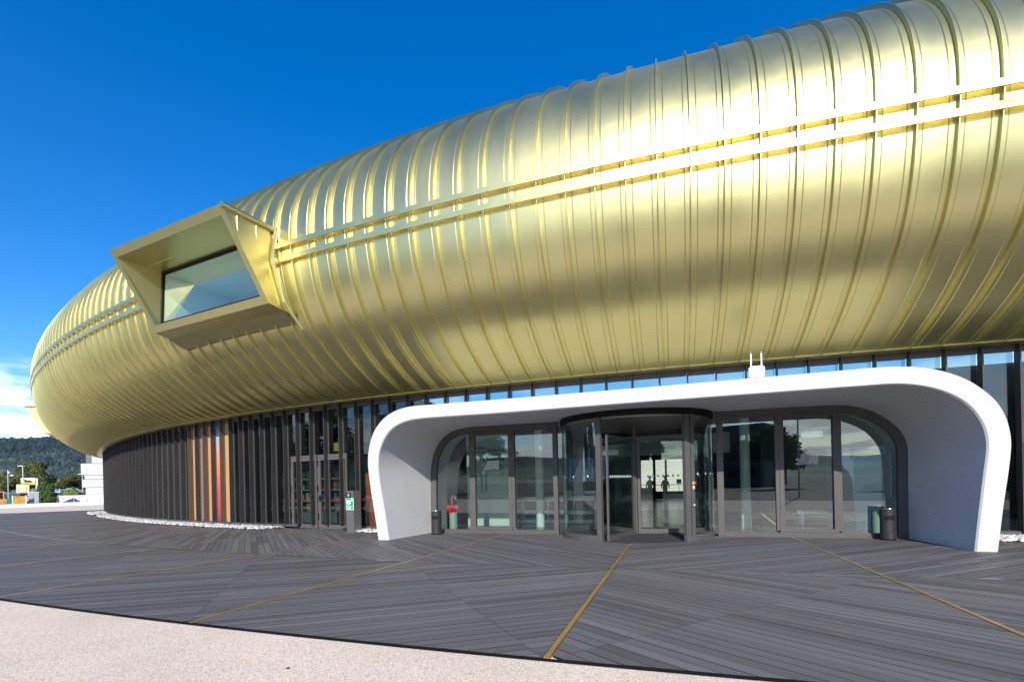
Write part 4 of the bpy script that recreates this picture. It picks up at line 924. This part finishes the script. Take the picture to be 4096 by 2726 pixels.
# a few fallen leaves on the pavement
for k, (x, y) in enumerate(((-2.0, 4.1), (-1.05, 3.55), (-.45, 3.9), (.42, 3.05))):
    mb = MB(); a = random.uniform(0, 3); c, s = math.cos(a), math.sin(a); L_f, W_f = .022, .009
    mb.add([(c*L_f, s*L_f, .004), (-s*W_f, c*W_f, .012), (-c*L_f, -s*L_f, .003), (s*W_f, -c*W_f, .001)], [(0, 1, 2, 3)]); o = mb.build('fallen_leaf', mat('dry_leaf', (.05, .035, .02), .8), None); o.location = (x, y, -.018)
    tag(o, 'dark dry leaf lying on the pale pavement', 'leaf', 'fallen leaves on the pavement')
    o['label'] = ('small dark leaf on the pale pavement, leftmost', 'small dark leaf on the pale pavement, second from the left', 'small dark leaf on the pale pavement, third from the left', 'small dark leaf on the pale pavement, rightmost')[k]
# ------------------------------------------------------------------ background at the left
def LM(name, c, **k): return mat(name, c, .85, **k)
def leafmat(name, c, c2):
    m = mat(name, c, .7); n = m.node_tree; p = n.nodes['Principled BSDF']; t = N(n, 'ShaderNodeTexCoord'); a = N(n, 'ShaderNodeTexNoise'); setin(a, {'Scale': 1.3, 'Detail': 4}); n.links.new(t.outputs['Object'], a.inputs['Vector'])
    g_ = N(n, 'ShaderNodeNewGeometry'); f = M(n, 'ADD', M(n, 'MULTIPLY', g_.outputs['Random Per Island'], .5), M(n, 'MULTIPLY', a.outputs[0], .6))
    r = N(n, 'ShaderNodeValToRGB'); n.links.new(f, r.inputs[0]); r.color_ramp.elements[0].color = (*c, 1); r.color_ramp.elements[0].position = .25; r.color_ramp.elements[1].color = (*c2, 1); r.color_ramp.elements[1].position = .85
    n.links.new(r.outputs[0], p.inputs['Base Color']); return m
OAK = leafmat('broad_leaf', (.035, .05, .012), (.15, .15, .035)); BUSH = leafmat('bush_leaf', (.03, .07, .012), (.09, .17, .03)); LIME = leafmat('lime_leaf', (.10, .16, .02), (.26, .32, .04))
BARK = mat('bark', (.10, .075, .05), .9, var=.2)
def tree(name, label, loc, blobs, nleaf, size, m, trunk_h, group=None, cat='tree', trunk_r=.2, seed=1):
    rd = random.Random(seed); t = thing(name, label, cat, loc, 0, group)
    mb = MB(); mb.tube([(0, 0, 0), (0.05, 0, trunk_h*.5), (0, 0, trunk_h)], [trunk_r, trunk_r*.8, trunk_r*.55], 8)
    for b in blobs[:5]: mb.tube([(0, 0, trunk_h*.8), (b[0]*.5, b[1]*.5, (trunk_h+b[2])*.5), (b[0], b[1], b[2])], [trunk_r*.5, trunk_r*.3, .03], 6)
    mb.build('trunk', BARK, t)
    V, F = [], []
    tot = sum(b[3]**2 for b in blobs)
    for b in blobs:
        for _ in range(int(nleaf*b[3]**2/tot)):
            d = Vector((rd.gauss(0, 1), rd.gauss(0, 1), rd.gauss(0, 1))).normalized(); rr_ = b[3]*(rd.random()**.25)*rd.uniform(.85, 1.08)
            c = Vector(b[:3])+Vector((d.x*rr_, d.y*rr_, d.z*rr_*b[4]))
            s_ = size*rd.uniform(.6, 1.3); nn_ = (d+Vector((rd.gauss(0, .6), rd.gauss(0, .6), rd.gauss(0, .6)+.3))).normalized(); a = nn_.orthogonal().normalized(); b_ = nn_.cross(a); an = rd.random()*6.28; a, b_ = a*math.cos(an)+b_*math.sin(an), b_*math.cos(an)-a*math.sin(an)
            o = len(V); V += [tuple(c+a*s_), tuple(c+b_*s_*.6), tuple(c-a*s_), tuple(c-b_*s_*.6)]; F.append((o, o+1, o+2, o+3))
    me = bpy.data.meshes.new('crown'); me.from_pydata(V, [], F); me.materials.append(m); link('crown', me, t); return t
def blobs(w_, h0, h1, n_, r0, r1, seed, dd=None):
    rd = random.Random(seed); out = []
    for _ in range(n_):
        a = rd.random()*6.28; q = rd.random()**.5; z = rd.uniform(h0, h1); f = 1-.55*((z-h0)/(h1-h0))**2
        out.append((math.cos(a)*q*w_*f, math.sin(a)*q*w_*f, z, rd.uniform(r0, r1), rd.uniform(.7, .9)))
    return out
tree('broadleaf_tree', 'large olive green broadleaf tree behind the petrol station signs', (-101.0, 100, 0), blobs(3.4, 3.6, 7.2, 26, 1.0, 1.7, 11), 26000, .17, OAK, 3, group='trees behind the street', seed=2)
tree('broadleaf_tree', 'olive green tree at the left edge behind the street lamp', (-108.5, 102, 0), blobs(3.2, 3.0, 5.4, 18, .9, 1.5, 12), 14000, .17, OAK, 2.6, group='trees behind the street', seed=3)
tree('broadleaf_tree', 'round olive green tree between the tall bush and the concrete building', (-102.8, 112, 0), blobs(3.0, 3.0, 5.0, 18, .9, 1.4, 13), 16000, .17, OAK, 2.6, group='trees behind the street', seed=4)
tree('broadleaf_tree', 'smaller green tree next to the stacked concrete building', (-98.8, 112, 0), blobs(1.9, 2.6, 4.0, 10, .8, 1.2, 14), 9000, .16, OAK, 2.2, group='trees behind the street', seed=5)
tree('tall_bush', 'tall bright green conical bush beside the grey cabinets', (-60.8, 62, 0), [(0, 0, .9, .95, 1), (-.3, 0, 1.4, .75, 1), (.5, 0, 1.3, .8, 1), (0, 0, 2.1, .65, 1.1), (.75, .1, 2.2, .45, 1.2), (.05, 0, 2.8, .42, 1.3), (0, 0, 3.3, .22, 1.5), (.8, 0, .8, .7, 1)], 14000, .085, BUSH, .6, cat='bush', trunk_r=.08, seed=6)
tree('shrub', 'bright lime green shrub above the concrete wall', (-79.0, 85, .9), [(0, 0, .5, .8, .8), (.8, 0, .55, .8, .8), (1.4, 0, .4, .6, .8)], 5000, .12, LIME, .3, cat='shrub', trunk_r=.05, seed=7)
tree('shrub', 'darker shrub left of the lime green one above the concrete wall', (-81.2, 85.5, .8), [(0, 0, .4, .8, .8), (.9, 0, .6, .7, .8), (-.6, 0, .2, .5, .8)], 4000, .12, BUSH, .3, cat='shrub', trunk_r=.05, seed=8)
tree('shrub', 'grey green shrub by the stacked concrete building', (-76.8, 86, .7), [(0, 0, .5, .7, .8), (.9, 0, .4, .6, .8)], 3500, .12, OAK, .3, cat='shrub', trunk_r=.05, seed=9)
# kerb wall
CW = mat('pale_concrete', (.68, .67, .65), .8, var=.05, vscale=.5)
kw = thing('low_kerb_wall', 'long low white concrete kerb wall behind the deck at the left', 'wall'); d_ = Vector((6.1, 5.0, 0)).normalized(); n_ = Vector((d_.y, -d_.x, 0))
for k in range(-9, 9):
    a = Vector((-55.9, 52.6, 0))+d_*(k*2.6); b = a+d_*2.585; mb = MB(); mb.hexa([tuple(a), tuple(b), tuple(b-n_*.35), tuple(a-n_*.35)], [tuple(v+Vector((0, 0, .42))) for v in (a, b, b-n_*.35, a-n_*.35)]); o = mb.build('kerb_block', CW, kw); o.location.z = .0
    mb = MB(); mb.hexa([tuple(a-n_*.05-Vector((0, 0, .1))), tuple(b-n_*.05-Vector((0, 0, .1))), tuple(b-n_*.3-Vector((0, 0, .1))), tuple(a-n_*.3-Vector((0, 0, .1)))], [tuple(v) for v in (a-n_*.05, b-n_*.05, b-n_*.3, a-n_*.3)]); mb.build('kerb_plinth', BLACKM, kw)
cw = thing('concrete_wall', 'pale concrete garden wall below the shrubs', 'wall', (-73.6, 74.2, 0), R(8)); mb = MB(); mb.box(-1.5, 10.5, 0, .3, 0, 1.08); mb.build('wall_face', CW, cw); mb = MB(); mb.box(-1.55, 10.55, -.05, .35, 1.085, 1.13); mb.build('coping', CW, cw)
bl = thing('concrete_building', 'pale stacked concrete block building at the end of the fin wall', 'building', (-67.5, 79, 0), R(40))
for z0, z1, x0 in ((1.13, 2.24, -2.3), (2.30, 3.50, -2.7), (3.57, 4.2, -2.4), (4.27, 6.0, -2.8), (6.06, 8.5, -1.5)):
    mb = MB(); mb.box(x0, 6, -2, 4, z0, z1); mb.build('facade_block', CW, bl)
mb = MB(); mb.box(-2.2, 6, -1.9, 4, 0, 8.3); mb.build('core', mat('shadow_gap', (.2, .2, .2), .8), bl)
POLE = mat('galvanised_pole', (.42, .48, .50), .5, .4)
l1 = thing('street_lamp', 'grey street lamp with a dome head at the left edge', 'street lamp', (-63.2, 60, -.1)); mb = MB(); mb.cyl(0, 0, 0, 4.6, .06, .05, 10); mb.build('pole', POLE, l1)
mb = MB(); mb.tube([(.05, 0, 3.75), (.25, 0, 3.95), (.5, 0, 4.0)], .03, 8); mb.build('arm', POLE, l1); mb = MB(); mb.ico((.55, 0, 3.88), .2, 2, (1, 1, .7)); mb.build('lamp_head', WHITE, l1, smooth=True); mb = MB(); mb.box(.06, .28, -.1, .1, 4.15, 4.42); mb.build('control_box', mat('cream_box', (.6, .58, .5), .6), l1)
l2 = thing('street_lamp', 'tall thin street lamp behind the fuel price sign', 'street lamp', (-81.8, 80, -.1)); mb = MB(); mb.cyl(0, 0, 0, 6.2, .12, .09, 10); mb.build('pole', POLE, l2); mb = MB(); mb.box(-.75, .1, -.1, .1, 6.15, 6.25); mb.build('lamp_head', WHITE, l2)
l3 = copy_tree(l2); l3.location = (-81.05, 90, -1.3); l3['label'] = 'street lamp against the trees next to the concrete building'
# petrol station signs
YEL = mat('sign_yellow', (.85, .55, .01), .4); BLK = mat('sign_black', (.015, .015, .015), .4)
en = thing('fuel_brand_sign', 'yellow and white square petrol sign with black dog emblem on a grey post', 'sign', (-75.95, 75, 0), R(35))
mb = MB(); mb.box(-.78, .78, 0, .12, 3.30, 3.95); mb.build('upper_field', mat('sign_pale', (.7, .72, .75), .4), en); mb = MB(); mb.box(-.78, .78, 0, .12, 2.88, 3.295); mb.build('lower_field', YEL, en)
dog = [(-.40, 3.52), (-.48, 3.60), (-.40, 3.68), (-.28, 3.66), (-.10, 3.58), (.25, 3.55), (.42, 3.44), (.50, 3.30), (.40, 3.40), (.38, 3.22), (.31, 3.22), (.28, 3.38), (.22, 3.22), (.15, 3.22), (.14, 3.38), (.05, 3.36), (.03, 3.22), (-.04, 3.22), (-.05, 3.36), (-.14, 3.36), (-.16, 3.22), (-.22, 3.22), (-.22, 3.38), (-.28, 3.36), (-.32, 3.20), (-.38, 3.20), (-.36, 3.42)]
flat(dog, -.03, -.005, BLK, 'dog_emblem', en); flat([(-.48, 3.60), (-.62, 3.70), (-.50, 3.72), (-.40, 3.78), (-.42, 3.66)], -.03, -.005, mat('flame_red', (.6, .03, .02), .4), 'flame_emblem', en)
text('sign_lettering', 'eni', .3, BLK, en, Matrix.Translation((-.25, -.01, 2.95)) @ Matrix.Rotation(R(90), 4, 'X'), .01)
mb = MB(); mb.box(.85, 1.1, 0, .2, 0, 3.9); mb.build('post', mat('post_white', (.65, .66, .68), .5), en)
ps = thing('price_sign', 'fuel price board with yellow panel on a white post', 'sign', (-67.55, 66, 0), R(38))
mb = MB(); mb.box(-.62, .62, 0, .2, 1.62, 2.75); mb.build('board', mat('board_white', (.7, .7, .7), .5), ps); mb = MB(); mb.box(-.48, .42, -.02, -.001, 1.68, 2.5); mb.build('yellow_panel', YEL, ps)
mb = MB(); [mb.box(-.36, .30, -.035, -.021, z, z+.1) for z in (1.82, 1.98, 2.14, 2.30)]; mb.build('price_rows', LW, ps); mb = MB(); mb.box(-.62, .62, -.01, .21, 2.755, 2.84); mb.build('green_cap', mat('cap_green', (.1, .4, .05), .5), ps)
mb = MB(); mb.box(.45, .7, .05, .2, 0, 1.62); mb.build('post', WHITE, ps)
sc_ = thing('striped_banner', 'orange dotted barrier board between two white posts', 'barrier', (-59.8, 58, -.05), R(42)); mb = MB(); mb.box(-.5, .5, 0, .04, .05, 1.3)
ORD = mat('orange_board', (.62, .30, .05), .5, var=.35, vscale=2.5); mb.build('board', ORD, sc_)
for x in (-.56, .56): mb = MB(); mb.box(x-.06, x+.06, -.03, .07, 0, 1.38); mb.build('post', WHITE, sc_)
gb = thing('green_bin', 'green cylindrical waste container by the left street lamp', 'waste container', (-60.8, 58, -.1)); mb = MB(); mb.cyl(0, 0, .05, 1.0, .36, n=24); mb.build('body', mat('bottle_green', (.01, .17, .12), .4), gb, smooth=True, angle=40); mb = MB(); mb.cyl(0, 0, 1.005, 1.14, .38, .3, n=24); mb.build('lid', mat('bottle_green_lid', (.01, .2, .15), .4), gb, smooth=True, angle=40)
for k, (x, y, wd, h, lb_) in enumerate(((-60.0, 59, .7, 1.35, 'narrow concrete grey utility cabinet with dark cap'), (-59.3, 59.2, .9, 1.8, 'taller pale utility cabinet beside the tall bush'))):
    c_ = thing('utility_cabinet', lb_, 'cabinet', (x, y, -.08), R(42)); mb = MB(); mb.box(-wd/2, wd/2, 0, .4, 0, h-.08); mb.build('body', mat('cabinet_grey', (.42, .42, .40), .7, var=.1), c_); mb = MB(); mb.box(-wd/2-.03, wd/2+.03, -.03, .43, h-.075, h); mb.build('cap', BLACKM if k == 0 else WHITE, c_)
    mb = MB(); mb.box(-.006, .006, -.006, -.001, .1, h-.2); mb.build('door_seam', BLACKM, c_)
fh = thing('filling_kiosk', 'low white roofed kiosk behind the fuel price board', 'kiosk', (-69.5, 70, 0), R(40)); mb = MB(); mb.box(-1.9, 2.4, -1, 2, 1.62, 1.75); mb.build('roof', WHITE, fh); mb = MB(); mb.box(-1.7, 2.1, -.8, 1.8, .9, 1.615); mb.build('window_band', mat('smoked_glass', (.02, .02, .025), .1), fh); mb = MB(); mb.box(-1.7, 2.1, -.8, 1.8, 0, .895); mb.build('wall', mat('grey_render', (.4, .4, .4), .8), fh)
ex_ = thing('orange_excavator', 'orange construction cab parked behind the green container', 'excavator', (-66.5, 62.5, 0), R(40)); OR = mat('machine_orange', (.75, .30, .05), .5)
mb = MB(); mb.box(-1.0, 1.0, -.6, .6, .3, .9); mb.build('body', OR, ex_); mb = MB(); mb.box(-.9, .1, -.5, .5, .905, 1.75); mb.build('cab', mat('smoked_glass', (.02, .02, .025), .1), ex_)
mb = MB(); [mb.box(x-.05, x+.05, -.53, -.47, .9, 1.8) for x in (-.9, -.4, .1)]; mb.box(-1, .2, -.55, .55, 1.76, 1.86); mb.build('cab_frame', OR, ex_); mb = MB(); [mb.tube([(x, -.65, .25), (x, .65, .25)], .25, 14) for x in (-.7, .7)]; mb.build('wheels', BLACKM, ex_)
cr = thing('parked_bicycle_rack', 'rack of scooters and bicycles left of the green container', 'bicycle rack', (-63.5, 59.5, 0), R(42)); mb = MB()
for k in range(7):
    x = -1.8+k*.5; mb.tube([(x+.25*math.cos(a), 0, .33+.25*math.sin(a)) for a in np.linspace(0, 6.28, 14)], .03, 6); mb.tube([(x, 0, .33), (x+.25, .1, .75), (x+.45, .1, .8)], .03, 6)
mb.build('frames', mat('bike_grey', (.2, .2, .22), .4, .5), cr); mb = MB(); [mb.box(-1.9+k*.9, -1.6+k*.9, -.1, -.05, .12, .3) for k in range(4)]; mb.build('red_reflectors', mat('signal_red', (.7, .06, .03), .4), cr)
for k, (x, y) in enumerate(((-61.6, 57), (-57.0, 57.2), (-55.2, 58.2), (-54.2, 59), (-53.3, 59.8), (-52.4, 60.4), (-61.0, 54.8))):
    b_ = thing('bollard', 'short grey bollard behind the white kerb wall, '+('second from the left', 'third from the left', 'fourth from the left', 'fifth from the left', 'second from the right', 'nearest the grey building', 'leftmost')[k], 'bollard', (x*1.0, y, 0), group='bollards along the kerb wall'); mb = MB(); mb.cyl(0, 0, 0, .68, .05, n=10); mb.build('post', POLE, b_); mb = MB(); mb.cyl(0, 0, .681, .72, .056, n=10); mb.build('cap', WHITE, b_)
bs = thing('direction_sign', 'round blue traffic sign with white arrow in front of the shrubs', 'traffic sign', (-75.4, 79.5, 0), R(43)); mb = MB(); mb.tube([(0, -.03, 2.0), (0, .03, 2.0)], .27, 24); mb.build('disc', mat('sign_blue', (.01, .12, .55), .4), bs)
flat([(-.05, 1.83), (.05, 1.83), (.05, 2.02), (.13, 2.02), (0, 2.18), (-.13, 2.02), (-.05, 2.02)], -.05, -.032, LW, 'arrow', bs); mb = MB(); mb.cyl(0, .08, 0, 2.1, .04, n=8); mb.build('post', POLE, bs)
# wooded hills
def hills(name, pts, depth, m, seed, nx=220, ny=26, amp=9, fs=.012):
    from mathutils import noise
    mb = MB(); P = []; az = np.linspace(pts[0][0], pts[-1][0], nx); hz = np.interp(az, [p[0] for p in pts], [p[1] for p in pts])
    for j in range(ny):
        t = j/(ny-1); row = []
        for i in range(nx):
            a = R(az[i]); r = depth*(.55+.45*t); h = hz[i]*t**1.25
            x, y = r*math.sin(a), r*math.cos(a)
            h += amp*noise.fractal(Vector((x*fs*.4, y*fs*.4, seed)), 1.0, 2.0, 5)*(.2+t)+amp*.1*noise.noise(Vector((x*.06, y*.06, seed)))
            row.append((x, y, h if j else -2))
        P.append(row)
    mb.grid(P); return mb.build(name, m, None, smooth=True, kind='structure')
def hillmat():
    m = mat('hazy_wooded_hillside', (.04, .06, .04), .95); n = m.node_tree; p = n.nodes['Principled BSDF']; t = N(n, 'ShaderNodeTexCoord')
    a = N(n, 'ShaderNodeTexNoise'); setin(a, {'Scale': .006, 'Detail': 4}); n.links.new(t.outputs['Object'], a.inputs['Vector'])
    b = N(n, 'ShaderNodeTexVoronoi'); setin(b, {'Scale': .06}); n.links.new(t.outputs['Object'], b.inputs['Vector'])
    c = N(n, 'ShaderNodeTexNoise'); setin(c, {'Scale': .05, 'Detail': 8, 'Roughness': .75}); n.links.new(t.outputs['Object'], c.inputs['Vector'])
    s = N(n, 'ShaderNodeSeparateXYZ'); n.links.new(t.outputs['Object'], s.inputs[0]); low = N(n, 'ShaderNodeMapRange'); setin(low, {'From Min': 120., 'From Max': 20., 'To Min': -.05, 'To Max': .22}); n.links.new(s.outputs[2], low.inputs[0])
    f = M(n, 'ADD', M(n, 'ADD', M(n, 'MULTIPLY', a.outputs[0], .6), M(n, 'MULTIPLY', c.outputs[0], .5)), low.outputs[0])
    r = N(n, 'ShaderNodeValToRGB'); n.links.new(f, r.inputs[0]); el = r.color_ramp.elements; el[0].position = .42; el[0].color = (.012, .024, .034, 1); el[1].position = .92; el[1].color = (.34, .32, .26, 1)  # bluish dark tones put the haze of distance into the colour
    for ps, cc in ((.58, (.028, .050, .048, 1)), (.68, (.07, .11, .065, 1)), (.80, (.17, .21, .14, 1))): e = el.new(ps); e.color = cc
    k = N(n, 'ShaderNodeMapRange'); setin(k, {'From Min': 0, 'From Max': 12, 'To Min': 1.5, 'To Max': .4}); n.links.new(b.outputs['Distance'], k.inputs[0])
    vs = N(n, 'ShaderNodeVectorMath', operation='SCALE'); n.links.new(r.outputs[0], vs.inputs[0]); n.links.new(k.outputs[0], vs.inputs['Scale']); n.links.new(vs.outputs[0], p.inputs['Base Color'])
    bp = N(n, 'ShaderNodeBump'); setin(bp, {'Strength': .6, 'Distance': 5.0}); bp.invert = True; n.links.new(b.outputs['Distance'], bp.inputs['Height']); n.links.new(bp.outputs[0], p.inputs['Normal']); return m
HM = hillmat()
hills('hills', [(-80, 130), (-60, 150), (-50, 165), (-46.9, 171), (-45.3, 170), (-43.8, 178), (-42, 178), (-40, 165), (-30, 130), (0, 150), (40, 120), (80, 90)], 2195, HM, 3.1, amp=5)
hills('hills', [(90, 60), (120, 90), (150, 110), (180, 80), (210, 120), (240, 150), (275, 200)], 2400, HM, 5.2, nx=160, ny=14)
def forest():
    rd = random.Random(9); me = bpy.data.objects['hills'].data; co = np.zeros(len(me.vertices)*3); me.vertices.foreach_get('co', co); co = co.reshape(26, 220, 3)
    azs = np.degrees(np.arctan2(co[0, :, 0], co[0, :, 1])); mb = MB()
    for _ in range(9000):
        az = rd.uniform(-51, -40.5); j = rd.uniform(6, 24.95); i = np.interp(az, azs, np.arange(220)); i0, j0 = int(i), int(j); fi, fj = i-i0, j-j0
        p = co[j0, i0]*(1-fi)*(1-fj)+co[j0, i0+1]*fi*(1-fj)+co[j0+1, i0]*(1-fi)*fj+co[j0+1, i0+1]*fi*fj
        from mathutils import noise
        if noise.noise(Vector((p[0]*.006, p[1]*.004, 2.0))) > .12+.25*(p[2]/170) and p[2] < 110: continue
        r = rd.uniform(4.5, 8.5); mb.ico((p[0], p[1], p[2]+r*.4), r, 1, (1, 1, rd.uniform(.8, 1.3)), .2)
    m = mat('hazy_forest_canopy', (.03, .05, .04), .95); n = m.node_tree; p = n.nodes['Principled BSDF']; g_ = N(n, 'ShaderNodeNewGeometry'); t = N(n, 'ShaderNodeTexCoord')
    a = N(n, 'ShaderNodeTexNoise'); setin(a, {'Scale': .009, 'Detail': 3}); n.links.new(t.outputs['Object'], a.inputs['Vector'])
    s_ = N(n, 'ShaderNodeSeparateXYZ'); n.links.new(t.outputs['Object'], s_.inputs[0]); low = N(n, 'ShaderNodeMapRange'); setin(low, {'From Min': 120., 'From Max': 30., 'To Min': -.05, 'To Max': .18}); n.links.new(s_.outputs[2], low.inputs[0])
    f = M(n, 'ADD', M(n, 'ADD', M(n, 'MULTIPLY', g_.outputs['Random Per Island'], .3), M(n, 'MULTIPLY', a.outputs[0], .7)), low.outputs[0])
    r = N(n, 'ShaderNodeValToRGB'); n.links.new(f, r.inputs[0]); el = r.color_ramp.elements; el[0].position = .35; el[0].color = (.012, .028, .036, 1); el[1].position = .85; el[1].color = (.13, .18, .10, 1); e = el.new(.58); e.color = (.028, .055, .05, 1)  # same bluish darks, distance haze mixed into the foliage colour
    n.links.new(r.outputs[0], p.inputs['Base Color']); o = mb.build('forest', m, None, smooth=True); tag(o, 'dark wooded slope of the hill behind the street trees', None, kind='stuff')
forest()
# behind the viewer: grassy mound, trees, a building and poles that the glass and the metal mirror
GRS = mat('dry_grass', (.045, .042, .022), .95, var=.35, vscale=.6, bump=.5, bscale=8)
mb = MB(); P = []
for i in range(25):
    row = []
    for j in range(25):
        u, v = i/24, j/24; x = 6+46*u; y = -26-34*v; row.append((x, y, -.05+3.4*math.sin(math.pi*u)**.7*math.sin(math.pi*v)**.6+.15*math.sin(i*2.1+j)))
    P.append(row)
mb.grid(P); mb.build('grass_mound', GRS, None, smooth=True, kind='structure')
for k, (x, y, sz) in enumerate(((-14, -30, 1.0), (-26, -42, 1.3), (-4, -48, 1.2), (14, -66, 1.3), (-44, -34, 1.4), (-40, -14, 1.5), (-42, -3, 1.4), (-46, 6, 1.6), (-52, 14, 1.5), (-36, -24, 1.3))):
    tree('park_tree', 'leafy tree across the forecourt, mirrored in the glass, number %s from the street' % ('one', 'two', 'three', 'four', 'five', 'six', 'seven', 'eight', 'nine', 'ten')[k], (x, y, 0), [tuple(np.array(b[:4])*sz)+(b[4],) for b in blobs(2.8, 3.0, 6.5, 12, .9, 1.5, 20+k)], 4500, .26, OAK, 3, group='trees across the forecourt', seed=30+k)
bd = thing('office_building', 'dark office building across the forecourt mirrored in the glass', 'building', (-20, -75, 0), R(8)); mb = MB(); mb.box(-14, 12, -6, 6, 0, 11); mb.build('wall', mat('dark_cladding', (.10, .10, .11), .6), bd)
for i in range(8):
    for j in range(3): mb = MB(); mb.box(-12.5+i*3, -10.6+i*3, 6.0, 6.06, 1.5+j*3.2, 3.4+j*3.2); mb.build('window', mat('smoked_glass', (.02, .02, .025), .1), bd)
for k, (x, y) in enumerate(((3.0, -17), (9.5, -22), (-11, -22))):
    t = thing('lamp_post', ('slim lamp post across the forecourt, nearest the viewer', 'slim lamp post in front of the grass mound', 'slim lamp post before the park trees')[k], 'street lamp', (x, y, -.05)); mb = MB(); mb.cyl(0, 0, 0, 8, .07, .05, 10); mb.build('pole', POLE, t); mb = MB(); mb.box(-.9, .1, -.08, .08, 8.005, 8.09); mb.build('lamp_head', POLE, t)
print('objects', len(bpy.data.objects), 'planks', len(planks))
